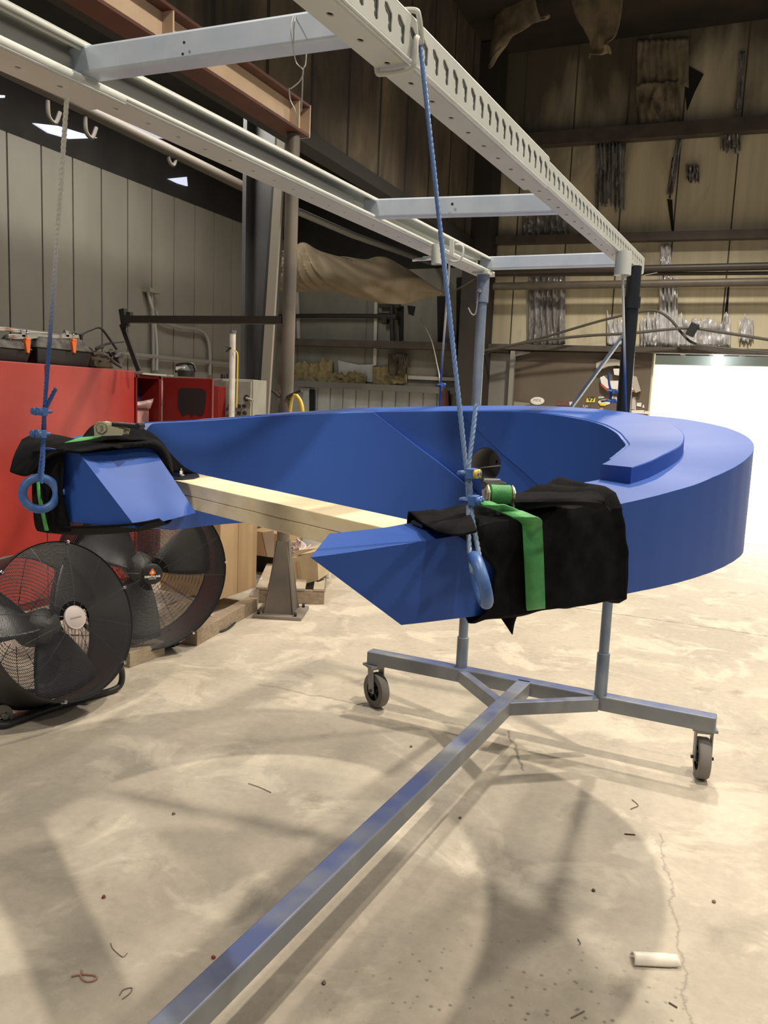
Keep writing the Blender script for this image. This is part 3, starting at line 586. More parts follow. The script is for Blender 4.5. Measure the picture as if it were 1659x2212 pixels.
# raised step on the far half
mb = MB(); tt = [-26+2*k for k in range(90)]
vs = []
for th in tt:
    zi, zs = ip(th, ZI), ip(th, ZS); ri, rs = ip(th, RI), ip(th, RS)
    dr = stepdrop(th)+0.006
    vs += [P3(th, ri, zi), P3(th, rs, zs), P3(th, ri, zi-dr), P3(th, rs, zs-dr-0.006)]
fs = []
for i in range(len(tt)-1):
    k, l = 4*i, 4*i+4
    fs += [(k, k+1, l+1, l), (k+2, l+2, l+3, k+3), (k+1, k+3, l+3, l+1), (k, l, l+2, k+2)]
mb.add(vs, fs, True); mb.add(vs[:4], [(0, 2, 3, 1)]); mb.add(vs[-4:], [(0, 1, 3, 2)])
label(mb.build('raised_step', BLUE, ring, bevel=0.003), 'raised crescent step on the top face')
# proud panels on the inner wall, leaving a slanted slot between them
def seam(pts, v): z = np.array([p[1] for p in pts]); t = np.array([p[0] for p in pts]); return float(np.interp(v, z[::-1], t[::-1]))
SA = [(122.05, 1.568), (107.2, 1.432), (91.65, 1.302), (68, 1.1)]
SB = [(95.15, 1.585), (79.5, 1.429), (60.7, 1.298), (30, 1.1)]
def inner_panel(tfun0, tfun1, off):
    def front(u, v):
        t1 = tfun0(0.5); z = 0
        # iterate so that the slanted edge follows the seam
        th = None
        zt = None
        zz = 1.12+v*0.44
        a, b = tfun0(zz), tfun1(zz); th = a+(b-a)*u
        zz = zbot(th)+0.004+v*(ip(th, ZI)-0.003-zbot(th)-0.004)
        a, b = tfun0(zz), tfun1(zz); th = a+(b-a)*u
        zz = zbot(th)+0.004+v*(ip(th, ZI)-0.003-zbot(th)-0.004)
        return P3(th, ip(th, RI)-off, zz)
    mb = MB(); nu, nv = 60, 10
    mb.grid(front, nu, nv)
    back = []
    for j in range(nv+1):
        for i in range(nu+1):
            p = front(i/nu, j/nv); d = Vector((p.x-CXR, p.y-CYR, 0)).normalized(); back.append(p+d*(off+0.004))
    k = (nu+1)*(nv+1)
    base = len(mb.v); mb.v += back
    bd = [i for i in range(nu+1)]+[(j+1)*(nu+1)+nu for j in range(nv)]+[nv*(nu+1)+i for i in range(nu-1, -1, -1)]+[j*(nu+1) for j in range(nv-1, 0, -1)]
    for a, b in zip(bd, bd[1:]+bd[:1]): mb.f.append([a, b, base+b, base+a]); mb.sm.append(False); mb.mi.append(0)
    return mb.build('inner_panel', BLUE, ring, bevel=0.0015)
label(inner_panel(lambda z: seam(SA, z), lambda z: 213.0, 0.024), 'proud inner panel left of the slanted slot')
label(inner_panel(lambda z: -20.0, lambda z: seam(SB, z), 0.010), 'proud inner panel right of the slanted slot')
# round port through the wall
pt = MB(); pt.lathe(hc-ha*0.004, ha, [(0.064, 0.0), (0.064, 0.20)], 40); pl = pt.build('port_liner', PORTG, ring)
MB().disc(hc+ha*0.19, ha, 0.064, 36, 0.004).build('port_back', PORTG, pl)
rx = Vector((1, -0.1, 0)).normalized()
for dx, dz in ((-0.028, 0.0), (0.032, 0.022)): MB().disc(hc+ha*0.186+rx*dx+Vector((0, 0, dz)), -ha, 0.008, 12, 0.001, 0.5, flat=(0, 0, 1)).build('port_slot', BLACKP, pl)
sb = MB(); sb.bar(hc+ha*0.12+rx*-0.06+Vector((0, 0, -0.022)), hc+ha*0.12+rx*0.06+Vector((0, 0, 0.0)), 0.12, 0.004); sb.build('port_shelf', PORTG, pl)
def eyebolt(wall, out, c, ax, R=0.040, r=0.0115):
    mb = MB(); mb.torus(c, ax, R, r, 36, 12); 
    e = (Vector(wall)-c).normalized()
    mb.tube([c+e*R, c+e*(R+0.004), Vector(wall)], [r*0.9, r*0.8, r*0.8], 12)
    return mb.build('eyebolt', BLUEROPE, ring)
eL = at(86, 1066, y=1.63); eLn = Vector((-0.5, -0.86, 0))
eyebolt(at(140, 1063, y=1.675), None, eL, CAM-eL, 0.043, 0.0115)
eR = at(1037, 1253, y=1.34)
nR = Vector((math.cos(math.radians(-62.8)), math.sin(math.radians(-62.8)), 0))
eyebolt(eR-nR*0.07, None, eR, Vector((-nR.y, nR.x, 0.30)), 0.041, 0.0115)
eFR = P3(62, 1.215, 1.42); eyebolt(P3(62, 1.13, 1.42), None, eFR, (0, 0.3, 1), 0.036, 0.010)
eFL = P3(103.5, 1.15, 1.42); eyebolt(P3(103.5, 1.07, 1.42), None, eFL, (0, 0.3, 1), 0.036, 0.010)
# ================================================================== LUMBER, CLOTHS, STRAPS
LT = [at(372, 1036, z=1.322), at(830, 1140, z=1.336)]; LF = [at(424, 1022.4, z=1.322), at(893, 1124.6, z=1.336)]
TL, TR = 0.083, 0.069
def plank(k, lab):
    dz0 = [Vector((0, 0, -TL*k/2)), Vector((0, 0, -TR*k/2))]; dz1 = [Vector((0, 0, -TL*(k+1)/2+0.0012)), Vector((0, 0, -TR*(k+1)/2+0.0012))]
    o = MB().hexa([LT[0]+dz1[0], LT[1]+dz1[1], LF[1]+dz1[1], LF[0]+dz1[0]], [LT[0]+dz0[0], LT[1]+dz0[1], LF[1]+dz0[1], LF[0]+dz0[0]]).build('pine_plank', PINE, bevel=0.0025)
    return tag(o, lab, 'plank', 'planks bridging the gap of the blue ring')
plank(0, 'upper of two stacked pale pine planks bridging the gap of the blue ring')
plank(1, 'lower of two stacked pale pine planks bridging the gap of the blue ring')
def bracket(): 
    c = at(399, 1027, z=1.326); t = thing('steel_bracket', 'black steel bracket with a bolt at the left end of the planks', 'bracket', c)
    mb = MB(); pts = [at(372, 1034, z=1.3265), at(395, 1035, z=1.3265), at(420, 1033, z=1.3265), at(431, 1029, z=1.3265), at(428, 1024, z=1.3265), at(410, 1021, z=1.3265), at(380, 1022, z=1.3265)]
    mb.prism(pts, (0, 0, -0.004)); mb.build('base_plate', RUBBERMAT, t)
    mb = MB(); mb.tube([at(330, 968, y=1.975), at(350, 998, y=2.0), at(371, 1034, y=2.03)], 0.0065, 8); mb.build('upright_strap', RUBBERMAT, t)
    b = at(390.5, 1028, z=1.328); mb = MB(); mb.cyl(b, b+Vector((0, 0, 0.006)), 0.013, 16); mb.cyl(b, b+Vector((0, 0, 0.018)), 0.0085, 6); mb.cyl(b, b+Vector((0, 0, 0.026)), 0.005, 10); mb.build('bolt', CHROME, t)
bracket()
o = MB().hexa([at(888, 1132, z=1.366), at(912, 1141, z=1.366), at(935, 1131, z=1.37), at(905, 1124, z=1.37)], [p+Vector((0, 0, 0.007)) for p in (at(888, 1132, z=1.366), at(912, 1141, z=1.366), at(935, 1131, z=1.37), at(905, 1124, z=1.37))]).build('steel_plate', RUBBERMAT, bevel=0.001)
tag(o, 'end of a black steel plate poking out from under the right felt', 'plate')

def arm_pt(th, s, off):
    th2 = min(th, 214)
    ot, it, ob, ib = OT(th2), IT(th2), OB(th2), IB(th2)
    out = Vector((math.cos(math.radians(th)), math.sin(math.radians(th)), 0)); z = Vector((0, 0, 1)); R = 0.02
    keys = [(0.0, lerp(ob, ib, 0.55)-z*off), (0.13, lerp(ob, ib, 0.12)-z*off), (0.16, ob-z*off*0.3+out*off), (0.20, lerp(ob, ot, 0.12)+out*off), (0.46, lerp(ob, ot, 0.90)+out*off), (0.50, ot+(out+z)*off*0.75), (0.54, lerp(ot, it, 0.10)+z*off), (0.78, lerp(ot, it, 0.92)+z*off), (0.82, it+(z-out)*off*0.7), (0.86, lerp(it, ib, 0.12)-out*off), (1.0, lerp(it, ib, 0.55)-out*off)]
    for (s0, p0), (s1, p1) in zip(keys, keys[1:]):
        if s <= s1+1e-9: return lerp(p0, p1, (s-s0)/(s1-s0))
    return keys[-1][1]
def right_cloth():
    def fn(u, v):
        s = v
        l = float(np.interp(s, [0, .13, .20, .34, .46, .5, .6, .8, 1], [-59, -59.5, -57.8, -57.2, -60.2, -62, -64.5, -66, -66]))
        r = float(np.interp(s, [0, .15, .33, .5, .8, 1], [-36.8, -36.8, -37.3, -39.8, -41.3, -41]))
        th = l+(r-l)*u
        p0 = arm_pt(th, s, 0.010)
        nz = noise.noise(p0*9)*0.008+noise.noise(p0*23)*0.004
        top = max(0, min(1, (s-0.47)*12))*max(0, min(1, (0.86-s)*12))
        fold = 0.016*top*max(0, math.sin(u*17+s*9))*(0.3+0.7*u)+0.03*top*max(0, u-0.75)*4*0.5
        nz += fold
        if u > 0.93: nz += (u-0.93)*0.12
        if u < 0.05: nz += (0.05-u)*0.1
        out = Vector((math.cos(math.radians(th)), math.sin(math.radians(th)), 0))
        d = out if 0.16 < s < 0.5 else (Vector((0, 0, 1)) if s < 0.82 and s >= 0.5 else (-out if s >= 0.82 else Vector((0, 0, -1))))
        return p0+d*(max(nz, -0.004)+0.002)
    mb = MB(); mb.grid(fn, 56, 80)
    # hanging corner below, and a loose fold on top
    rows = [[at(1066, 1306, y=1.545), at(1092, 1306, y=1.55), at(1128, 1302, y=1.58)], [at(1076, 1326, y=1.54), at(1098, 1330, y=1.55), at(1119, 1326, y=1.575)], [at(1092, 1350, y=1.545), at(1105, 1352, y=1.55), at(1112, 1346, y=1.565)], [at(1106, 1371, y=1.55), at(1107.5, 1370, y=1.55), at(1109, 1362, y=1.555)]]
    mb.grid(patch(rows), 14, 16)
    rows = [[at(1098, 1070, z=1.418), at(1165, 1066, z=1.425), at(1225, 1068, z=1.43), at(1289, 1063, z=1.448)], [at(1110, 1084, z=1.42), at(1180, 1082, z=1.43), at(1250, 1082, z=1.44), at(1304, 1083, z=1.435)], [at(1120, 1100, z=1.405), at(1190, 1090, z=1.42), at(1255, 1088, z=1.43), at(1319, 1102, z=1.41)]]
    mb.grid(patch(rows), 30, 12)
    rows = [[at(905, 1127, z=1.376), at(960, 1112, z=1.392), at(1005, 1096, z=1.402)], [at(925, 1139, z=1.378), at(975, 1134, z=1.39), at(1020, 1122, z=1.40)], [at(950, 1150, z=1.376), at(990, 1158, z=1.378), at(1030, 1150, z=1.385)]]
    mb.grid(patch(rows), 20, 14)
    return tag(mb.build('felt_blanket', FELT, solid=0.004, soff=1), 'black felt wrapped round the right arm of the blue ring under the dark green strap', 'blanket')
right_cloth()
def left_cloth():
    mb = MB()
    mb.grid(patch([[at(70, 975, y=1.725), at(100, 972, y=1.69), at(136, 970, y=1.665)], [at(70, 1020, y=1.72), at(100, 1015, y=1.685), at(133, 1015, y=1.655)], [at(69, 1070, y=1.72), at(100, 1075, y=1.675), at(132, 1068, y=1.65)], [at(74, 1130, y=1.72), at(104, 1130, y=1.68), at(143, 1115, y=1.655)], [at(80, 1147, y=1.75), at(110, 1152, y=1.70), at(150, 1149, y=1.665)]]), 24, 30)
    mb.grid(patch([[at(82, 1143, y=1.73), at(150, 1141, y=1.655), at(225, 1139, y=1.66), at(298, 1133, y=1.67), at(345, 1124, y=1.70)], [at(95, 1150, y=1.85), at(155, 1156, y=1.85), at(230, 1154, y=1.86), at(305, 1147, y=1.86), at(360, 1133, y=1.86)], [at(120, 1140, y=1.98), at(180, 1146, y=1.98), at(250, 1144, y=1.98), at(315, 1137, y=1.98), at(372, 1125, y=1.98)]]), 36, 12)
    mb.grid(patch([[at(50, 952, y=1.90), at(80, 940, y=1.90), at(122, 943, y=1.92), at(165, 952, y=1.92), at(215, 957, y=1.92), at(280, 953, y=1.95), at(335, 948, y=1.99), at(362, 978, y=2.05)],
                   [at(34, 985, y=1.77), at(72, 968, y=1.77), at(115, 962, y=1.76), at(165, 964, y=1.76), at(225, 961, y=1.79), at(285, 960, y=1.85), at(338, 960, y=1.94), at(368, 1000, y=2.03)],
                   [at(24, 1021, y=1.70), at(62, 1028, y=1.665), at(103, 992, y=1.655), at(140, 979, y=1.655), at(178, 978, y=1.668), at(235, 969, y=1.74), at(330, 966, y=1.94), at(371, 1027, y=2.02)]]), 60, 20)
    mb.grid(patch([[at(180, 948, y=1.93), at(203, 922, y=1.97), at(240, 917, y=1.99), at(292, 924, y=2.02), at(318, 934, y=2.04), at(338, 948, y=2.04)], [at(180, 956, y=1.86), at(215, 940, y=1.87), at(250, 936, y=1.88), at(295, 938, y=1.92), at(322, 946, y=1.96), at(340, 956, y=1.98)], [at(182, 962, y=1.80), at(220, 957, y=1.80), at(255, 955, y=1.82), at(300, 953, y=1.88), at(328, 957, y=1.93), at(342, 966, y=1.96)]]), 30, 10)
    mb.grid(patch([[at(300, 934, y=2.06), at(336, 944, y=2.06), at(365, 975, y=2.14), at(398, 1008, y=2.27), at(434, 1028, y=2.38)], [at(300, 946, y=1.98), at(334, 954, y=2.0), at(358, 988, y=2.10), at(382, 1014, y=2.20), at(414, 1023, y=2.33)], [at(305, 962, y=1.97), at(334, 968, y=1.98), at(350, 996, y=2.06), at(370, 1020, y=2.16), at(400, 1018, y=2.30)]]), 40, 14)
    return tag(mb.build('felt_blanket', FELT, solid=0.006, soff=1), 'black felt draped over the left tip of the blue ring with a flap sticking out', 'blanket')
left_cloth()
def ribbon(mb, pts, wdir, w, n=8, crown=0.0):
    P = crom(pts, n); Wd = [Vector(x) for x in (wdir if isinstance(wdir[0], (tuple, Vector)) else [wdir])]
    vs = []; fs = []
    for i, p in enumerate(P):
        k = i/(len(P)-1)*(len(Wd)-1); j = min(int(k), len(Wd)-1); d = lerp(Wd[j], Wd[min(j+1, len(Wd)-1)], k-j).normalized()
        vs += [p-d*w/2, p+d*w/2]
    for i in range(len(P)-1): fs.append((2*i, 2*i+1, 2*i+3, 2*i+2))
    return mb.add(vs, fs, True)
def ratchet(t, c, R, L_, w, strap):
    """buckle: side plates, spool, handle; R maps local x (along the strap), y (across), z (up)"""
    c = Vector(c); q = lambda a, b, d: c+R @ Vector((a, b, d))
    fr = MB()
    for s_ in (-1, 1):
        fr.prism([q(-L_*0.5, s_*w*0.5, 0.0), q(L_*0.45, s_*w*0.5, 0.004), q(L_*0.5, s_*w*0.5, 0.02), q(L_*0.0, s_*w*0.5, 0.030), q(-L_*0.35, s_*w*0.5, 0.042), q(-L_*0.52, s_*w*0.5, 0.028)], R @ Vector((0, s_*0.003, 0)))
    fr.cyl(q(L_*0.42, -w*0.5, 0.01), q(L_*0.42, w*0.5, 0.01), 0.004, 10)
    fr.build('ratchet_frame', BRASS, t)
    sp = MB(); sp.cyl(q(-L_*0.25, -w*0.62, 0.022), q(-L_*0.25, w*0.62, 0.022), 0.010, 16)
    for s_ in (-1, 1): 
        sp.cyl(q(-L_*0.25, s_*w*0.52, 0.022), q(-L_*0.25, s_*w*0.56, 0.022), 0.018, 14); sp.cyl(q(-L_*0.25, s_*w*0.58, 0.022), q(-L_*0.25, s_*w*0.62, 0.022), 0.014, 6)
    so = sp.build('ratchet_spool', BRASS, t)
    wr = MB(); wr.cyl(q(-L_*0.25, -w*0.42, 0.022), q(-L_*0.25, w*0.42, 0.022), 0.019, 20); wr.build('wound_webbing', strap, so)
    h = MB(); h.bar(q(L_*0.05, 0, 0.034), q(L_*0.95, 0, 0.030), w*0.85, 0.012, R @ Vector((0, 0, 1))); h.cyl(q(L_*0.95, -w*0.42, 0.030), q(L_*0.95, w*0.42, 0.030), 0.010, 12)
    h.build('ratchet_handle', BLACKP, t, bevel=0.003)
# right strap
c = at(1076, 1086, z=1.418)
t = thing('ratchet_strap', 'dark green ratchet strap round the felt on the right arm', 'strap', c)
mb = MB()
wx = (Vector(at(1172, 1200, y=1.60))-Vector(at(1131, 1200, y=1.55))).normalized()
ribbon(mb, [at(1062, 1090, z=1.425), at(1102, 1104, z=1.413), at(1135, 1118, z=1.405)], [Vector((0.85, 0.5, 0.03)), Vector((0.82, 0.55, 0))], 0.046, 10)
ribbon(mb, [at(1134, 1117, z=1.405), at(1147, 1126, z=1.392), at(1150, 1140, y=1.535), at(1153, 1200, y=1.535), at(1155, 1250, y=1.54), at(1157, 1305, y=1.552), at(1158, 1316, y=1.57)], [Vector((0.82, 0.55, 0)), Vector((0.6, 0.8, 0.0)), Vector((0.58, 0.8, 0)), Vector((0.58, 0.8, 0))], 0.048, 10)
ribbon(mb, [at(1062, 1092, z=1.425), at(1040, 1083, z=1.425), at(1028, 1090, z=1.415)], (0.85, 0.5, 0), 0.03, 6)
mb.build('webbing', GREEN, t, solid=0.0025)
Rr = Matrix((Vector((0.45, -0.86, -0.05)).normalized(), Vector((0.88, 0.47, 0.05)).normalized(), Vector((0, 0.05, 1)))).transposed()
Rr = Matrix((Vector((-0.50, 0.86, 0.10)).normalized(), Vector((0.86, 0.50, 0.0)).normalized(), Vector((-0.05, -0.09, 1)).normalized())).transposed()
ratchet(t, at(1076, 1088, z=1.412), Rr, 0.060, 0.046, GREEN)
# left strap
c = at(240, 940, y=1.93)
t = thing('ratchet_strap', 'light green ratchet strap with a brassy buckle on the left felt', 'strap', c)
mb = MB(); ribbon(mb, [at(228, 941, y=1.80), at(195, 947, y=1.76), at(156, 951, y=1.72)], [Vector((0.2, 1, 0.25)), Vector((0.2, 1, 0.3))], 0.05, 8); mb.build('webbing', GREENL, t, solid=0.0025)
mb = MB(); ribbon(mb, [at(82, 1035, y=1.67), at(85, 1070, y=1.655), at(93, 1110, y=1.652), at(101, 1146, y=1.655)], [Vector((0.7, -0.3, 0.15)), Vector((0.9, -0.25, 0.12))], 0.019, 8); mb.build('webbing', GREENL, t, solid=0.0025)
Rl = Matrix((Vector((0.93, 0.38, 0.02)).normalized(), Vector((-0.38, 0.93, 0)).normalized(), Vector((0, 0, 1)))).transposed()
ratchet(t, at(243, 942, y=1.80), Rl, 0.082, 0.05, BRASS)

# ================================================================== WIRE ROPES
def rope_mat(name, top, bot, z0, z1):
    mt = M(name, top, 0.5); nt = mt.node_tree; g = nt.nodes.new('ShaderNodeNewGeometry'); s = nt.nodes.new('ShaderNodeSeparateXYZ'); mr = nt.nodes.new('ShaderNodeMapRange'); mx = nt.nodes.new('ShaderNodeMix'); mx.data_type = 'RGBA'
    nt.links.new(g.outputs['Position'], s.inputs[0]); nt.links.new(s.outputs['Z'], mr.inputs[0]); mr.inputs[1].default_value = z0; mr.inputs[2].default_value = z1
    nt.links.new(mr.outputs[0], mx.inputs[0]); mx.inputs[6].default_value = (*bot, 1); mx.inputs[7].default_value = (*top, 1); nt.links.new(mx.outputs[2], nt.nodes['Principled BSDF'].inputs['Base Color']); return mt
def twist(mb, pts, r, pitch=0.034, n=6):
    P = crom(pts, 6) if len(pts) > 2 else [lerp(pts[0], pts[1], i/40) for i in range(41)]
    L_ = sum((b-a).length for a, b in zip(P, P[1:])); N = max(12, int(L_/pitch*6)); 
    acc = [0]
    for a, b in zip(P, P[1:]): acc.append(acc[-1]+(b-a).length)
    def pos(s):
        k = int(np.searchsorted(acc, s)); k = min(max(k, 1), len(P)-1); f = (s-acc[k-1])/max(acc[k]-acc[k-1], 1e-9); return lerp(P[k-1], P[k], f)
    C_ = [pos(L_*i/N) for i in range(N+1)]
    t0 = (C_[1]-C_[0]).normalized(); a = t0.orthogonal().normalized(); fr = []
    for i in range(N+1):
        t_ = (C_[min(i+1, N)]-C_[max(i-1, 0)]).normalized(); a = (a-t_*a.dot(t_)).normalized(); fr.append((a.copy(), t_.cross(a)))
    for k in range(3):
        pts_ = []
        for i in range(N+1):
            q = 2*math.pi*(k/3+L_*i/N/pitch); pts_.append(C_[i]+(fr[i][0]*math.cos(q)+fr[i][1]*math.sin(q))*r*0.40)
        mb.tube(pts_, r*0.60, n)
    return mb
def clip(parent, p, f, s=1.0, nut=None, mat=None):
    """wire rope clip: saddle, U-bolt and nut; f is the bolt direction"""
    p = Vector(p); f = Vector(f).normalized(); z = Vector((0, 0, 1)); a = f.cross(z).normalized(); m_ = mat or BLUEROPE
    mb = MB(); mb.bar(p+f*0.002*s, p+f*0.017*s, 0.030*s, 0.018*s)
    U = [p+f*0.026*s+a*0.010*s, p-f*0.004*s+a*0.010*s, p-f*0.012*s+a*0.006*s, p-f*0.0145*s, p-f*0.012*s-a*0.006*s, p-f*0.004*s-a*0.010*s, p+f*0.026*s-a*0.010*s]
    mb.tube(crom(U, 4), 0.0042*s, 8)
    o = mb.build('rope_clip', m_, parent, bevel=0.001)
    nb = MB()
    for k in (-1, 1): nb.cyl(p+f*0.0165*s+a*0.010*k*s, p+f*0.024*s+a*0.010*k*s, 0.0085*s, 6)
    nb.build('clip_nut', nut or m_, o); return o
RM1 = rope_mat('rope_blue_to_grey', (0.13, 0.23, 0.50), (0.22, 0.31, 0.43), 1.35, 1.75)
RM2 = rope_mat('rope_white_to_blue', (0.62, 0.62, 0.58), (0.045, 0.12, 0.38), 1.70, 1.95)
RM3 = rope_mat('rope_grey_to_blue', (0.55, 0.55, 0.50), (0.03, 0.075, 0.26), 1.75, 1.95)
S = Vector((-0.612, 1.485, 2.262)); c0 = 0
t = thing('wire_rope', 'blue-grey wire rope from the right rail down to the right tip of the ring', 'rope', S)
c1, c2 = at(1008, 1022, y=1.425), at(1012.5, 1080, y=1.42)
mb = MB(); twist(mb, [S, lerp(S, c1, 0.5), c1, at(1010, 1050, y=1.422), c2], 0.0050)
twist(mb, [at(1028, 873, y=1.47), at(1022, 930, y=1.45), at(1012.5, 1000, y=1.43), at(1013, 1024, y=1.425), at(1016, 1052, y=1.42), at(1016, 1080, y=1.42)], 0.0050)
twist(mb, [c2, at(1012, 1130, y=1.395), at(1014, 1190, y=1.365), at(1021, 1236, y=1.335)], 0.0050)
twist(mb, [c2+Vector((0.003, 0, 0)), at(1022, 1130, y=1.40), at(1033, 1190, y=1.37), at(1039, 1222, y=1.345), at(1034, 1236, y=1.335)], 0.0050)
mb.build('rope_strand', RM1, t)
lp = MB(); x = S.x
lp.tube(crom([S+Vector((0.003, 0, 0)), Vector((x+0.002, 1.47, 2.30)), Vector((x-0.008, 1.465, 2.313)), Vector((x-0.06, 1.46, 2.313)), Vector((x-0.076, 1.46, 2.30)), Vector((x-0.076, 1.46, 2.22)), Vector((x-0.06, 1.46, 2.208)), Vector((x-0.006, 1.455, 2.208)), Vector((x+0.003, 1.455, 2.225)), Vector((x+0.002, 1.46, 2.262)), S], 5), 0.0052, 8)
label(lp.build('rope_loop', M('pale_wrap', (0.58, 0.58, 0.54), 0.6), t), 'pale loop of rope wrapped round the rail')
clip(t, c1, (0.92, 0.05, 0.0), 1.0, YEL); clip(t, c2, (0.92, 0.05, 0.0), 1.0)
S = at(147, 196, y=1.39)
t = thing('wire_rope', 'rope turning from white to blue, from the left rail to the left tip eyebolt', 'rope', S)
c1, c2 = at(96, 889, y=1.60), at(93.5, 937, y=1.61)
mb = MB(); twist(mb, [S+Vector((-0.0, 0, 0.02)), lerp(S, c1, 0.5), c1, c2], 0.0058)
twist(mb, [c1, at(106, 868, y=1.60), at(121, 839, y=1.60)], 0.0058)
twist(mb, [c2, at(89, 990, y=1.605), at(83.5, 1035, y=1.60)], 0.0050); twist(mb, [c2, at(94, 990, y=1.605), at(91, 1028, y=1.59), at(89, 1044, y=1.585)], 0.0050)
mb.build('rope_strand', RM2, t)
clip(t, c1, (-0.1, -0.99, 0.0), 1.15); clip(t, c2, (-0.1, -0.99, 0), 1.15)
S = Vector((s1.x, s1.y, 2.15))
t = thing('wire_rope', 'far rope hanging from the socket at the far end of the right rail', 'rope', S)
e = eFR+Vector((0, 0, 0.03)); mb = MB(); mb.tube([S, lerp(S, e, 0.5), e], 0.0052, 8)
c1, c2 = lerp(S, e, 0.66), lerp(S, e, 0.72)
c1, c2 = at(1320, 845, y=3.40), at(1318, 866, y=3.40)
mb.tube([at(1314, 806, y=3.40), at(1316, 830, y=3.40), c1, c2], 0.0045, 8); mb.build('rope_strand', RM3, t)
clip(t, c1, (0.9, 0.3, 0), 1.0); clip(t, c2, (0.9, 0.3, 0), 1.0)
S = at(971, 566, y=3.28)
t = thing('wire_rope', 'far rope hanging from the bent wire hook on the left rail', 'rope', S)
e = eFL+Vector((0, 0, 0.03)); c1 = at(951.5, 831, y=3.4)
mb = MB(); mb.tube([S, lerp(S, c1, 0.5), c1, e], 0.0050, 8); mb.build('rope_strand', RM3, t)
mb = MB(); mb.tube(crom([S, at(970, 562, y=3.28), at(980, 565, y=3.28), at(992, 563, y=3.28), at(999, 552, y=3.28), at(1000.5, 535, y=3.28), at(995, 529, y=3.28), at(984, 528, y=3.28)], 5), 0.0045, 8)
label(mb.build('wire_hook', RACK, t), 'bent grey wire hook')
clip(t, c1, (0.9, 0.3, 0), 0.9)
o = MB().tube(crom([at(907, 687, y=10.7), at(930, 730, y=9.0), at(945, 790, y=6), at(951, 828, y=3.45)], 6), 0.004, 6).build('slack_cord', ROPEGREY); tag(o, 'slack grey cord running from the end wall to the far left rope', 'cord')
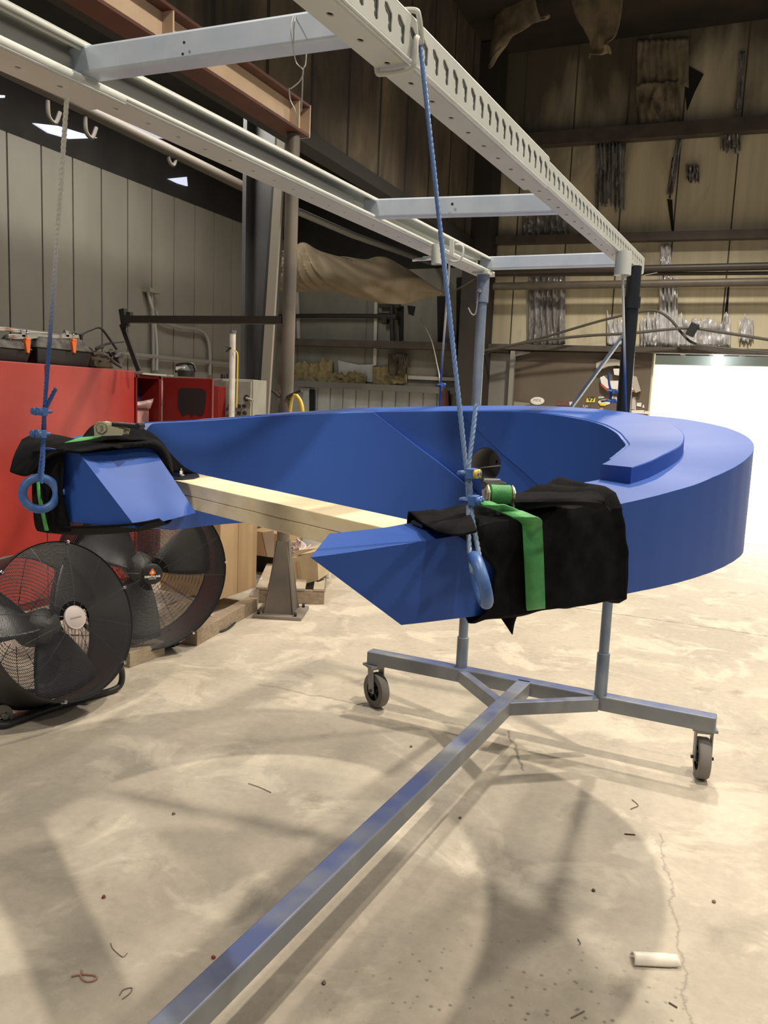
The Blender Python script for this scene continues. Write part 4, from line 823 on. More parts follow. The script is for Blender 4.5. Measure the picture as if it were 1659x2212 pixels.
# ================================================================== FANS
def fan(name, lab, c, ax, D, depth, spin, badge, nblade=3, group='drum fans'):
    c = Vector(c); ax = Vector(ax).normalized(); R = D/2
    t = thing(name, lab, 'fan', (c.x, c.y, 0), group)
    side = Vector((0, 0, 1)).cross(ax).normalized(); up = ax.cross(side)
    mb = MB(); mb.lathe(c, ax, [(R*0.985, 0.0), (R, 0.012), (R, -0.02), (R*0.975, -0.03), (R*0.965, -depth*0.5), (R*0.975, -depth+0.03), (R, -depth+0.02), (R, -depth-0.01), (R*0.985, -depth)], 72)
    mb.build('drum', FANB, t, solid=0.004)
    dome = lambda r: 0.075*(1-(r/R)**2)
    def grill(nm, base, sgn, nr, wr):
        g = MB()
        for i in range(nr):
            r = 0.085*D/0.8+(R*0.98-0.085*D/0.8)*i/(nr-1); o_ = c+ax*(base+sgn*dome(r))
            g.tube([o_+(side*math.cos(q)+up*math.sin(q))*r for q in [2*math.pi*k/56 for k in range(56)]], wr, 5, True)
        for k in range(12):
            q = 2*math.pi*k/12+spin; dv = side*math.cos(q)+up*math.sin(q)
            g.tube([c+ax*(base+sgn*(dome(r)-0.002))+dv*r for r in (R*0.16, R*0.4, R*0.65, R*0.85, R*0.985)], wr*1.3, 5)
        return g.build(nm, WIRE, t)
    gf = grill('front_grille', 0.006, 1, 50, 0.0013)
    grill('rear_grille', -depth, -1, 18, 0.0016)
    h = MB(); hr = 0.058 if badge == 'grey' else 0.062
    h.lathe(c+ax*(0.006+dome(0.06)), ax, [(hr, -0.004), (hr, 0.004), (hr*0.9, 0.008), (0.0, 0.009)], 32)
    ho = h.build('hub_badge', M('badge_grey', (0.42, 0.36, 0.34), 0.5) if badge == 'grey' else BLACKP, t)
    hp = c+ax*(0.006+dome(0.06)+0.0105)
    if badge == 'grey':
        b1 = MB(); b1.bar(hp-side*0.03, hp+side*0.03, 0.006, 0.0012, ax); b1.build('badge_mark', M('badge_mark', (0.28, 0.24, 0.23), 0.5), ho)
        b2 = MB(); b2.torus(hp-ax*0.003, ax, hr*0.94, 0.002, 32, 6); b2.build('badge_rim', M('badge_rim_light', (0.6, 0.55, 0.52), 0.4), ho)
    else:
        text(ho, 'IDENTALINE', 0.0165, hp-up*0.014, side, up, STICKW, 'badge_lettering', 0.0006)
        text(ho, 'INDUSTRIAL', 0.008, hp-up*0.027, side, up, STICKW, 'badge_lettering')
        fl = [(0, 0.034), (0.010, 0.022), (0.018, 0.008), (0.017, -0.001), (0.008, -0.006), (-0.008, -0.006), (-0.017, -0.001), (-0.018, 0.008), (-0.009, 0.020)]
        l1 = MB(); l1.prism([hp+side*a+up*(b+0.003) for a, b in fl], ax*0.0006); l1.build('badge_emblem', ORANGE, ho)
        fl2 = [(0, 0.018), (0.005, 0.009), (0.007, 0.0), (0.003, 0.003), (-0.003, 0.003), (-0.007, 0.0), (-0.005, 0.009)]
        l2 = MB(); l2.prism([hp+side*a+up*(b+0.003)+ax*0.0008 for a, b in fl2], ax*0.0004); l2.build('badge_emblem', STICKW, ho)
    for k in range(nblade):
        q0 = 2*math.pi*k/nblade+spin+0.4
        def fn(u, v):
            r = R*(0.14+0.78*v); q = q0+(u-0.5)*(1.25-0.35*v); tw = (u-0.5)*(0.13-0.04*v)
            return c-ax*(depth*0.45)+(side*math.cos(q)+up*math.sin(q))*r+ax*tw
        b = MB(); b.grid(fn, 10, 8); b.build('fan_blade', BLADE, t, solid=0.003)
    mo = MB(); mo.lathe(c-ax*(depth*0.9), ax, [(0.0, 0.0), (0.085, 0.0), (0.09, 0.02), (0.09, depth*0.42), (0.06, depth*0.5), (0.0, depth*0.55)], 28); mo.build('motor', M('motor_grey', (0.12, 0.12, 0.12), 0.5, 0.4), t)
    for k in range(6):
        q = 2*math.pi*k/6+spin*0.5+0.12; dv = side*math.cos(q)+up*math.sin(q); p = c+dv*R*1.0+ax*0.004
        MB().bar(p-dv*0.008, p+dv*0.008, 0.014, 0.03, ax).build('grille_clip', CHROME, t, bevel=0.002)
    return t, side, up, R
ax1 = Vector((0.93, -0.13, 0.34)).normalized()
c1 = at(140, 1340, z=0.485)
t, sd, u_, R = fan('drum_fan', 'nearer black drum fan with a grey hub badge on a tube stand', c1, ax1, 0.785, 0.34, 0.25, 'grey')
ft = lambda px, py, z=0.022: at(px, py, z=z)
mb = MB(); mb.tube(crom([at(248, 1430, z=0.20), at(262, 1446, z=0.13), at(262, 1474, z=0.05), at(247, 1489, z=0.022), at(200, 1503, z=0.022), at(110, 1531, z=0.022), at(40, 1555, z=0.022), at(8, 1566, z=0.022), at(-30, 1560, z=0.022), at(-40, 1540, z=0.03)], 8), 0.0165, 12)
mb.build('stand_tube', FANB, t)
mb = MB(); mb.tube(crom([at(-20, 1420, z=0.25), at(-25, 1480, z=0.05), at(-10, 1500, z=0.02), at(40, 1494, z=0.02), at(210, 1490, z=0.02)], 6), 0.013, 10); mb.build('stand_tube', FANB, t)
mb = MB(); a_ = at(6, 1545, z=0.05); mb.lathe(a_-Vector((0.012, 0, 0)), (1, -0.3, 0), [(0.02, 0), (0.048, 0.0), (0.05, 0.012), (0.048, 0.024), (0.02, 0.024)], 24); mb.cyl(a_, a_+Vector((0.03, -0.01, 0)), 0.014, 12); mb.build('stand_wheel', TYRE, t)
ax2 = Vector((0.80, -0.585, 0.06)).normalized()
c2 = at(321, 1236, z=0.535)
t, sd, u_, R = fan('drum_fan', 'farther black drum fan with an orange flame badge behind the nearer fan', c2, ax2, 0.955, 0.36, -0.1, 'flame')
mb = MB()
for px, py in ((300, 1395), (385, 1400)):
    p = at(px, py, z=0.0); mb.box(p+Vector((-0.06, 0.03, 0.055)), (0.05, 0.05, 0.11))
mb.tube([at(250, 1392, z=0.02)+Vector((-0.1, 0, 0)), at(392, 1396, z=0.02)+Vector((-0.1, 0.05, 0))], 0.015, 10); mb.build('stand_frame', FANB, t)
mb = MB(); ce = c2; 
mb.tube(crom([c2-sd*(R+0.0)+Vector((-0.15, 0.1, 0)), c2-sd*(R+0.03)+Vector((-0.15, 0.1, -0.25)), c2-sd*(R*0.8)+Vector((-0.15, 0.1, -0.5))], 6), 0.015, 8); mb.build('stand_arm', FANB, t)

# ================================================================== RED CABINETS AND WHAT IS ON THEM
CXF = -4.6
yA = at(98, 850, x=CXF).y; yB_ = at(290, 850, x=CXF).y; zt = 1.775
t = thing('red_cabinet', 'large red steel cabinet with two closed doors beside the fans', 'cabinet', (CXF-0.25, (yA+yB_)/2, 0))
MB().box((CXF-0.28, (yB_+3.1)/2, zt/2), (0.52, yB_-3.1, zt)).build('cabinet_body', REDD, t, bevel=0.004)
for a, b in ((3.1, yA-0.004), (yA+0.004, yB_)):
    d_ = MB().box((CXF-0.009, (a+b)/2, zt/2+0.03), (0.02, b-a, zt-0.07)).build('cabinet_door', RED, t, bevel=0.003)
    MB().box((CXF+0.008, a+0.05 if a > 3.2 else b-0.05, 0.95), (0.02, 0.02, 0.14)).build('door_handle', CHROME, d_)
yC = at(348, 850, x=CXF).y
t = thing('red_cabinet', 'open red cabinet with its door swung out and a black smudge on it', 'cabinet', (CXF-0.25, (yB_+yC)/2, 0))
mb = MB(); X0, X1 = CXF-0.55, CXF; H = at(330, 812, x=CXF).z
mb.box(((X0+X1)/2, yB_+0.03, H/2), (0.55, 0.02, H)); mb.box(((X0+X1)/2, yC-0.01, H/2), (0.55, 0.03, H)); mb.box((X0+0.01, (yB_+yC)/2, H/2), (0.02, yC-yB_, H)); mb.box(((X0+X1)/2, (yB_+yC)/2, H-0.012), (0.55, yC-yB_, 0.024)); mb.box(((X0+X1)/2, (yB_+yC)/2, 0.04), (0.55, yC-yB_, 0.08))
mb.build('cabinet_body', REDD, t, bevel=0.003)
zs_ = at(310, 917, x=CXF).z-0.03
MB().box(((X0+X1)/2, (yB_+yC)/2, zs_), (0.5, yC-yB_-0.03, 0.02)).build('shelf', REDD, t)
xe = at(458, 850, y=yC+0.02).x
dr = MB().box(((CXF+xe)/2+0.01, yC+0.02, H/2), (xe-CXF, 0.025, H-0.01)).build('cabinet_door', REDD, t, bevel=0.003)
sm = MB(); pp = lambda px, py: at(px, py, y=yC+0.0055)
sm.prism([pp(385, 842), pp(392, 838), pp(436, 839), pp(445, 846), pp(444, 870), pp(440, 893), pp(432, 900), pp(420, 894), pp(414, 902), pp(408, 893), pp(394, 900), pp(384, 880)], (0, -0.001, 0))
label(sm.build('paint_smudge', SOOT, dr), 'square black smudge of spray paint')
mb = MB(); mb.cyl((CXF+0.006, yC+0.004, H*0.62), (CXF+0.006, yC+0.004, H*0.78), 0.009, 8); mb.cyl((CXF+0.006, yC+0.004, H*0.86), (CXF+0.006, yC+0.004, H*0.98), 0.009, 8); mb.build('door_hinge', PINK, dr)
def in_cab(px0, py0, px1, py1, x, dx, mat, name, lab, cat):
    a, b = at(px0, py0, x=x), at(px1, py1, x=x); mb = MB().box((x-dx/2, (a.y+b.y)/2, (a.z+b.z)/2), (dx, abs(b.y-a.y), abs(a.z-b.z))); return tag(mb.build(name, mat, bevel=0.006), lab, cat)
in_cab(292, 882, 322, 922, CXF-0.08, 0.28, PINK, 'pink_carton', 'dusty pink carton on the shelf of the open cabinet', 'carton')
mb = MB(); mb.grid(patch([[at(291, 868, x=CXF-0.06), at(310, 866, x=CXF-0.06), at(332, 861, x=CXF-0.06)], [at(291, 876, x=CXF-0.03), at(312, 872, x=CXF-0.03), at(330, 868, x=CXF-0.03)], [at(291, 882, x=CXF-0.06), at(310, 882, x=CXF-0.06), at(324, 884, x=CXF-0.06)]]), 12, 8)
tag(mb.build('plastic_bag', M('pale_pink_film', (0.62, 0.42, 0.42), 0.3), solid=0.003), 'crumpled pale pink plastic bag lying on the pink carton', 'bag')
in_cab(292, 838, 312, 868, CXF-0.2, 0.06, NAVY, 'navy_binder', 'navy blue binder leaning in the open red cabinet', 'binder')
in_cab(312, 836, 321, 866, CXF-0.2, 0.05, M('pale_paper', (0.40, 0.37, 0.35), 0.6), 'paper_stack', 'pale papers beside the navy binder', 'papers')
# on top of the closed cabinet
XT = CXF-0.12
def case(px0, px1, pt, pm, lab):
    a, b = at(px0, pt, x=XT), at(px1, pt, x=XT); zb, zm, zt_ = 1.778, at(px1, pm, x=XT).z, b.z
    t = thing('tool_case', lab, 'case', (XT-0.2, (a.y+b.y)/2, zb), 'dusty black cases on the red cabinet')
    y0, y1 = a.y, b.y
    MB().hexa([(XT-0.40, y0+0.02, zb), (XT-0.02, y0+0.02, zb), (XT-0.02, y1-0.02, zb), (XT-0.40, y1-0.02, zb)], [(XT-0.42, y0, zm), (XT, y0, zm), (XT, y1, zm), (XT-0.42, y1, zm)]).build('case_base', BLACKP, t, bevel=0.008)
    MB().hexa([(XT-0.43, y0-0.01, zm), (XT+0.01, y0-0.01, zm), (XT+0.01, y1+0.01, zm), (XT-0.43, y1+0.01, zm)], [(XT-0.38, y0+0.05, zt_), (XT-0.04, y0+0.05, zt_), (XT-0.04, y1-0.05, zt_), (XT-0.38, y1-0.05, zt_)]).build('case_lid', DUSTY, t, bevel=0.008)
    return t
tA = case(-55, 68, 738, 757, 'dusty black case at the left edge of the cabinet top')
tB = case(80, 198, 736, 762, 'dusty black case behind the blue rope on the cabinet top')
for px, py in ((59, 747), (159, 748)):
    c = at(px, py, x=XT+0.03); t = thing('spring_clamp', 'orange clamp hooked over the %s black case' % ('left' if px < 100 else 'right'), 'clamp', c, 'orange clamps on the cases')
    mb = MB(); mb.hexa([c+Vector((-0.01, -0.012, -0.05)), c+Vector((0.012, -0.012, -0.05)), c+Vector((0.012, 0.012, -0.05)), c+Vector((-0.01, 0.012, -0.05))], [c+Vector((-0.012, -0.028, 0.035)), c+Vector((0.014, -0.028, 0.035)), c+Vector((0.014, 0.022, 0.035)), c+Vector((-0.012, 0.022, 0.035))]); mb.box(c+Vector((0, 0.0, 0.045)), (0.03, 0.045, 0.02)); mb.build('clamp_jaw', ORANGE, t, bevel=0.004)
    MB().cyl(c+Vector((0, 0, 0.05)), c+Vector((0, 0, 0.11)), 0.006, 8).build('clamp_screw', CHROME, t)
    MB().cyl(c+Vector((0, 0, -0.065)), c+Vector((0, 0, -0.05)), 0.008, 8).build('clamp_tip', DARKM, t)
p = lambda px, py: at(px, py, x=XT-0.05)
t = thing('clamp_bars', 'pair of chromed clamp bars lying across the black cases', 'clamp', p(90, 722))
MB().tube([p(-30, 704), p(80, 716), p(158, 723)], 0.008, 8).build('bar', CHROME, t); MB().tube([p(-30, 709), p(80, 720), p(158, 726)], 0.007, 8).build('bar', CHROME, t)
MB().bar(p(15, 727), p(168, 727), 0.03, 0.032).build('bar', CHROME, t, bevel=0.004)
for px in (48, 143): MB().bar(p(px, 713), p(px, 729), 0.03, 0.04, (0, 1, 0)).build('clamp_head', CHROME, t, bevel=0.005)
for px in (23, 92, 126): MB().cyl(p(px, 729), p(px, 741), 0.007, 8).build('bar_foot', CHROME, t)
q = lambda px, py, x=XT-0.1: at(px, py, x=x)
t = thing('wire_tangle', 'tangle of black bent rods and hoses at the right end of the cabinet top', 'scrap', q(215, 785))
MB().tube(crom([q(176, 738), q(178, 722), q(195, 713), q(216, 708), q(235, 730), q(252, 755)], 5), 0.010, 8).build('bent_rod', DARKM, t)
MB().tube(crom([q(207, 753), q(215, 748), q(245, 740), q(267, 738)], 5), 0.009, 8).build('bent_rod', DARKM, t)
MB().tube(crom([q(200, 765), q(225, 765), q(245, 782), q(262, 792)], 5), 0.016, 8).build('hose', DUSTY, t)
MB().tube(crom([q(164, 722), q(174, 724), q(177, 740), q(185, 748), q(198, 756)], 5), 0.011, 8).build('hose', DARKM, t)
random.seed(4)
for k in range(10):
    px, py = random.uniform(198, 262), random.uniform(752, 785); a_ = q(px, py); d_ = Vector((random.uniform(-1, 1), random.uniform(-1, 1), random.uniform(-0.5, 0.5))).normalized()*0.05
    MB().tube([a_-d_, a_+Vector((0, 0, 0.012)), a_+d_], random.uniform(0.006, 0.016), 7).build('bent_rod', random.choice([DARKM, DUSTY, DARKM, RUST]), t)
mb = MB(); mb.prism([q(198, 768), q(235, 770), q(247, 796), q(200, 793)], (-0.2, 0, 0)); tag(mb.build('oil_pan', M('brown_pan', (0.07, 0.055, 0.03), 0.5), bevel=0.01), 'dark brown pan under the tangle on the cabinet top', 'pan')
mb = MB(); mb.prism([q(252, 772), q(268, 760), q(271, 776), q(262, 790)], (-0.05, 0, 0)); tag(mb.build('grey_box_lid', DUSTY, bevel=0.005), 'dusty grey wedge at the end of the tangle on the cabinet', 'scrap')
a_ = at(292, 802, x=CXF-0.05); b_ = at(360, 806, x=CXF-0.05)
o = MB().box((CXF-0.2, (a_.y+b_.y)/2, H+0.012), (0.45, b_.y-a_.y, 0.014)).build('board', M('pale_board', (0.42, 0.40, 0.35), 0.6)); tag(o, 'pale thin board lying on the open red cabinet', 'board')
c = at(402, 798, y=yC+0.10); t = thing('caulk_jug', 'dark jug with a looped hose behind the open cabinet door', 'jug', c)
mb = MB(); mb.lathe(c-Vector((0, 0, 0.06)), (0, 0, 1), [(0, 0), (0.07, 0), (0.075, 0.05), (0.05, 0.08), (0.02, 0.10), (0, 0.10)], 18); mb.build('jug_body', DARKM, t)
mb = MB(); mb.tube(crom([at(380, 805, y=yC+0.1), at(382, 789, y=yC+0.1), at(400, 785, y=yC+0.1), at(418, 788, y=yC+0.1), at(423, 803, y=yC+0.1)], 5), 0.011, 8); mb.build('jug_hose', BLACKP, t)
mb = MB(); mb.box(c+Vector((-0.02, -0.05, 0.005)), (0.09, 0.02, 0.03)); mb.build('jug_label', STICKW, t)
# workbench hidden behind the jug
o = MB().box((c.x, yC+0.22, (H-0.06)/2), (0.45, 0.30, H-0.06)).build('steel_locker', REDD, bevel=0.004); tag(o, 'dark red locker behind the open cabinet door', 'locker')

# ================================================================== LEFT WALL FITTINGS
wl = lambda px, py, x=XL+0.06: at(px, py, x=x)
def pipe(name, pts, r, lab, mat=CONDUIT, cat='conduit', g=None, sm=6, x=XL+0.06):
    return tag(MB().tube(crom([wl(a, b, x) for a, b in pts], sm), r, 10).build(name, mat), lab, cat, g)
pipe('conduit', [(326, 628), (330, 690), (331, 800)], 0.022, 'upright conduit on the left wall, nearest the corner post side', g='conduits on the left wall')
pipe('conduit', [(320, 630), (324, 650), (330, 672), (338, 740), (338, 800)], 0.022, 'upright conduit beside its twin on the left wall', M('conduit_light', (0.42, 0.42, 0.40), 0.4, 0.4), g='conduits on the left wall')
pipe('conduit', [(336, 672), (350, 695), (395, 708), (430, 712), (447, 728), (453, 760), (453, 810)], 0.025, 'swan-necked conduit bending down the left wall', g='conduits on the left wall')
pipe('conduit', [(262, 764), (380, 775), (503, 787)], 0.026, 'level conduit running along the left wall', g='conduits on the left wall')
a_, b_ = wl(317, 628), wl(338, 628); o = MB().box((XL+0.06, (a_.y+b_.y)/2, a_.z+0.01), (0.12, b_.y-a_.y+0.03, 0.05)).build('junction_box', PANEL); tag(o, 'small grey junction box on top of the upright conduits', 'box')
t = thing('wall_bracket', 'dark steel wall bracket where the long bar meets the left wall', 'bracket', at(275, 690, x=-5.2))
# long steel bar to the pipe column
PC = Vector((-3.04, 5.14, 0))
a_, b_ = at(272, 690, y=5.16), at(612, 692, y=5.14)
MB().bar(at(266, 668, y=5.18), at(272, 706, y=5.18), 0.05, 0.05, (0, 1, 0)).build('bracket_post', DARKM, t); MB().bar(at(268, 680, y=5.2), at(284, 680, y=5.2), 0.04, 0.04).build('bracket_arm', DARKM, t)
o = MB().bar(a_, b_, 0.06, 0.055).build('steel_bar', M('brown_black_steel', (0.032, 0.027, 0.022), 0.5, 0.2)); tag(o, 'long level dark steel bar joining the pipe column', 'bar')
MB().bar(at(263, 700, y=5.19), at(300, 800, y=5.19), 0.02, 0.04).build('bracket_stay', DARKM, t)
# electrical cabinet and white pole
YE = 6.1
t = thing('electrical_box', 'grey electrical cabinet with a lever and knobs beside the red door', 'electrical box', at(512, 900, y=YE))
f0, f1 = at(480, 818, y=YE), at(547, 833, y=YE); zb = 0.95; s0 = at(459, 817, y=YE+0.25)
mb = MB(); zt_ = f0.z
mb.hexa([(s0.x, YE+0.27, zb), (f0.x, YE, zb), (f1.x, YE, zb), (f1.x-0.03, YE+0.27, zb)], [(s0.x, YE+0.27, zt_), (f0.x, YE, zt_), (f1.x, YE, zt_), (f1.x-0.03, YE+0.27, zt_)]); mb.build('box_body', PANEL, t, bevel=0.006)
dpn = MB().box(((f0.x+f1.x)/2, YE-0.012, (zt_+zb)/2), (f1.x-f0.x-0.02, 0.02, zt_-zb-0.03)).build('box_door', PANEL, t, bevel=0.004)
mb = MB(); c = at(532, 860, y=YE-0.03); mb.cyl(c, c+Vector((0, 0.03, 0)), 0.028, 16); mb.build('lever_boss', DARKM, dpn); MB().tube([c, c+Vector((0.05, -0.02, -0.01)), c+Vector((0.09, -0.03, -0.022))], 0.012, 10).build('lever', PANEL, dpn)
for px, py in ((499, 876), (518, 877), (529, 877), (500, 892), (518, 892), (530, 892)):
    c = at(px, py, y=YE-0.02); MB().cyl(c-Vector((0, 0.025, 0)), c, 0.016, 12).build('knob', DARKM, dpn)
for px in (482, 494):
    c = at(px, 813, y=YE+0.08); MB().cyl(c-Vector((0, 0, 0.03)), c+Vector((0, 0, 0.02)), 0.022, 10).build('cable_gland', DARKM, t)
MB().box(((f0.x+f1.x)/2, YE+0.12, zb/2), (0.20, 0.12, zb)).build('support_leg', PANEL, t)
t = thing('pole', 'white pole with a metal cap standing in front of the electrical cabinet', 'pole', at(504, 900, y=5.95))
bz = at(503, 718, y=5.95); MB().cyl((bz.x, 5.95, 0.0), bz, 0.026, 16).build('pole_tube', M('white_pole', (0.72, 0.70, 0.64), 0.5, col2=(0.5, 0.48, 0.43), scale=6), t); MB().cyl(bz-Vector((0, 0, 0.01)), bz+Vector((0, 0, 0.016)), 0.032, 16).build('pole_cap', CHROME, t)
mb = MB(); mb.tube(crom([at(506, 757, y=5.915), at(513, 765, y=5.91), at(513, 800, y=5.91), at(511, 880, y=5.91)], 5), 0.006, 8); tag(mb.build('yellow_cord', YEL), 'thin yellow cord taped down the white pole', 'cord')
c = at(496, 752, y=5.93); mb = MB(); mb.tube([c+Vector((-0.04, 0, 0.02)), c, c+Vector((-0.03, 0, -0.03))], 0.008, 8); mb.tube([c, c+Vector((0.02, 0, 0.0))], 0.01, 8); tag(mb.build('spring_clip', BLACKP), 'small black spring clip on the white pole', 'clip')
# pipe column with gusseted foot
t = thing('pipe_column', 'rusty round steel column with a gusseted foot bolted to the floor', 'column', PC)
MB().cyl(PC+Vector((0, 0, 0.02)), PC+Vector((0, 0, 3.42)), 0.047, 28).build('column_tube', PIPEC, t)
Rz = Matrix.Rotation(math.radians(20), 3, 'Z')
MB().box(PC+Vector((0, 0, 0.012)), (0.36, 0.36, 0.024), Rz).build('base_plate', M('worn_plate', (0.22, 0.19, 0.16), 0.6, col2=(0.15, 0.13, 0.11), scale=8), t, bevel=0.003)
for k in range(4):
    d_ = Matrix.Rotation(math.radians(45+20+90*k), 3, 'Z') @ Vector((1, 0, 0)); n_ = Vector((-d_.y, d_.x, 0))*0.006
    MB().prism([PC+d_*0.03+Vector((0, 0, 0.024))-n_, PC+d_*0.16+Vector((0, 0, 0.024))-n_, PC+d_*0.05+Vector((0, 0, 0.56))-n_, PC+d_*0.03+Vector((0, 0, 0.60))-n_], n_*2).build('gusset', PIPEC, t)
for k in range(4):
    s_ = MB(); d0 = Matrix.Rotation(math.radians(20+90*k), 3, 'Z')
    a, b = d0 @ Vector((0.10, -0.095, 0)), d0 @ Vector((0.10, 0.095, 0)); c_, d_ = d0 @ Vector((0.045, -0.035, 0)), d0 @ Vector((0.045, 0.035, 0))
    s_.add([PC+a+Vector((0, 0, 0.024)), PC+b+Vector((0, 0, 0.024)), PC+d_+Vector((0, 0, 0.56)), PC+c_+Vector((0, 0, 0.56))], [(0, 1, 2, 3)]); s_.build('gusset_cover', PIPEC, t, solid=0.006)
    p_ = PC+d0 @ Vector((0.145, 0.13, 0.024)); MB().cyl(p_, p_+Vector((0, 0, 0.03)), 0.011, 6).build('anchor_bolt', DARKM, t)
for dx, dz in ((-1, 0), (1, 0)):
    z0 = at(612, 858, y=5.14).z; a_ = PC+Vector((dx*0.03, -0.05, z0)); b_ = at(588 if dx < 0 else 651, 843, y=5.08)
    MB().tube([a_, b_], 0.012, 10).build('hook_bolt', DARKM, t); MB().tube([a_+Vector((dx*0.01, 0.03, 0.02)), b_+Vector((-dx*0.02, 0.05, 0.0))], 0.010, 10).build('hook_bolt', CHROME, t)
mb = MB(); mb.tube(crom([at(632, 858, y=5.1), at(637, 853, y=5.08), at(644, 862, y=5.08), at(650, 885, y=5.08), at(648, 930, y=5.1), at(634, 940, y=5.12), at(626, 900, y=5.12), at(630, 862, y=5.12)], 6, True), 0.012, 10, True)
mb.tube(crom([at(640, 853, y=5.05), at(650, 868, y=5.05), at(654, 892, y=5.05), at(650, 935, y=5.08)], 6), 0.012, 10)
tag(mb.build('air_hose', YEL), 'yellow hose looped over the hook of the pipe column', 'hose')
# I-beam overhead
t = thing('steel_i_beam', 'reddish steel I-beam ending on top of the pipe column', 'beam', (-3.05, 5.2, 3.42))
bx, zb_, zt_ = -3.05, 3.425, 3.64
MB().bar((bx, -2.5, zb_+0.009), (bx, 5.24, zb_+0.009), 0.16, 0.018).build('flange', RUST, t); MB().bar((bx, -2.5, zt_-0.009), (bx, 5.24, zt_-0.009), 0.16, 0.018).build('flange', RUST, t)
MB().bar((bx, -2.5, (zb_+zt_)/2), (bx, 5.24, (zb_+zt_)/2), 0.012, zt_-zb_-0.03).build('web', RUSTT, t)
for y in (5.10, 3.75): MB().box((bx+0.04, y, (zb_+zt_)/2), (0.075, 0.012, zt_-zb_-0.036)).build('stiffener', RUSTT, t)
MB().box((bx, 5.245, (zb_+zt_)/2+0.0), (0.16, 0.012, zt_-zb_)).build('end_plate', RUSTT, t)
# tapered frame column
t = thing('frame_column', 'tapered steel frame column between the left wall and the pipe column', 'column', at(560, 1280, y=6.7))
k = lambda px, py: at(px, py, y=6.62)
def ext(a, b, z): a, b = k(*a), k(*b); f_ = (z-a.z)/(b.z-a.z); return a+(b-a)*f_
zz0, zz1 = 0.0, 4.3
fl = [ext((618, 263), (579, 889), zz0), ext((618, 263), (579, 889), zz1), ext((601, 263), (559, 889), zz1), ext((601, 263), (559, 889), zz0)]
MB().prism(fl, (0.0, 0.03, 0)).build('flange', TANST, t)
fl = [ext((601, 263), (559, 889), zz0), ext((601, 263), (559, 889), zz1), ext((594, 263), (550, 889), zz1), ext((594, 263), (550, 889), zz0)]
MB().prism([p_+Vector((0, 0.02, 0)) for p_ in fl], (0.0, 0.2, 0)).build('flange_edge', DARKM, t)
WEB = M('bare_web_steel', (0.13, 0.13, 0.132), 0.40, 0.4, col2=(0.085, 0.085, 0.085), scale=2.5, stretch=(1, 1, 0.5))
fl = [ext((594, 263), (550, 889), zz0), ext((594, 263), (550, 889), zz1), ext((528, 400), (522, 889), zz1), ext((528, 400), (522, 889), zz0)]
MB().prism([p_+Vector((0, 0.12, 0)) for p_ in fl], (0, 0.012, 0)).build('web', WEB, t)
fl = [ext((532, 400), (526, 889), zz0), ext((532, 400), (526, 889), zz1), ext((524, 400), (518, 889), zz1), ext((524, 400), (518, 889), zz0)]
MB().prism(fl, (0.0, 0.25, 0)).build('flange', WEB, t)
# ================================================================== BOXES AND PALLETS NEAR THE COLUMN
# tall cardboard box on a timber skid
xf = -3.40; y0, y1 = at(475, 1240, x=xf).y, at(554, 1240, x=xf).y; zb = 0.115
t = thing('cardboard_box', 'tall narrow cardboard box standing on a skid right of the farther fan', 'box', (xf-0.25, (y0+y1)/2, zb))
MB().box((xf-0.27, (y0+y1)/2, zb+0.5), (0.54, y1-y0, 1.0)).build('box_body', CARD, t, bevel=0.004)
mb = MB(); ya, yb_ = at(513, 1240, x=xf).y, at(535, 1240, x=xf).y; mb.box((xf+0.002, (ya+yb_)/2, zb+0.5), (0.004, yb_-ya, 0.99)); label(mb.build('box_flap', M('dark_cardboard', (0.34, 0.225, 0.115), 0.8), t), 'darker strip of board down the middle of the box')
t = thing('timber_skid', 'dark timber skid under the tall cardboard box', 'skid', at(480, 1345, z=0))
MB().bar(at(412, 1378, z=0.05), at(545, 1304, z=0.05), 0.09, 0.10).build('skid_runner', WOODG, t, bevel=0.004); MB().bar(at(412, 1378, z=0.05)+Vector((-0.42, 0.12, 0)), at(545, 1304, z=0.05)+Vector((-0.42, 0.12, 0)), 0.09, 0.10).build('skid_runner', WOODG, t, bevel=0.004)
a_ = at(283, 1424, z=0.045); o = MB().bar(at(268, 1424, z=0.045), at(344, 1397, z=0.045), 0.09, 0.09).build('wood_block', M('dusty_wood', (0.36, 0.29, 0.20), 0.75, col2=(0.28, 0.22, 0.15), scale=6, stretch=(9, 3, 9)), bevel=0.003); tag(o, 'short wooden block on the floor between the two fans', 'block')
# cords on the floor by the skid
def cord(name, pts, r, mat, lab, cat='cord', g=None, sm=7):
    return tag(MB().tube(crom([at(a, b, z=c) for a, b, c in pts], sm), r, 8).build(name, mat), lab, cat, g)
cord('power_cord', [(454, 1318, 0.10), (453, 1340, 0.03), (462, 1358, 0.01), (476, 1364, 0.01), (495, 1356, 0.01), (508, 1343, 0.01), (506, 1330, 0.012), (492, 1328, 0.012)], 0.007, BLACKP, 'black power cord looping on the floor in front of the skid')
cord('power_cord', [(395, 1380, 0.012), (425, 1372, 0.012), (455, 1362, 0.012), (500, 1340, 0.012), (515, 1328, 0.012)], 0.006, M('tan_cord', (0.35, 0.26, 0.12), 0.6), 'tan power cord lying straight along the skid')
c = at(420, 1362, z=0.03); o = MB().tube([c+Vector((-0.03, -0.03, 0)), c, c+Vector((0.02, 0.03, 0.0))], 0.018, 10).build('orange_plug', ORANGE); tag(o, 'orange cord plug lying by the skid', 'plug')
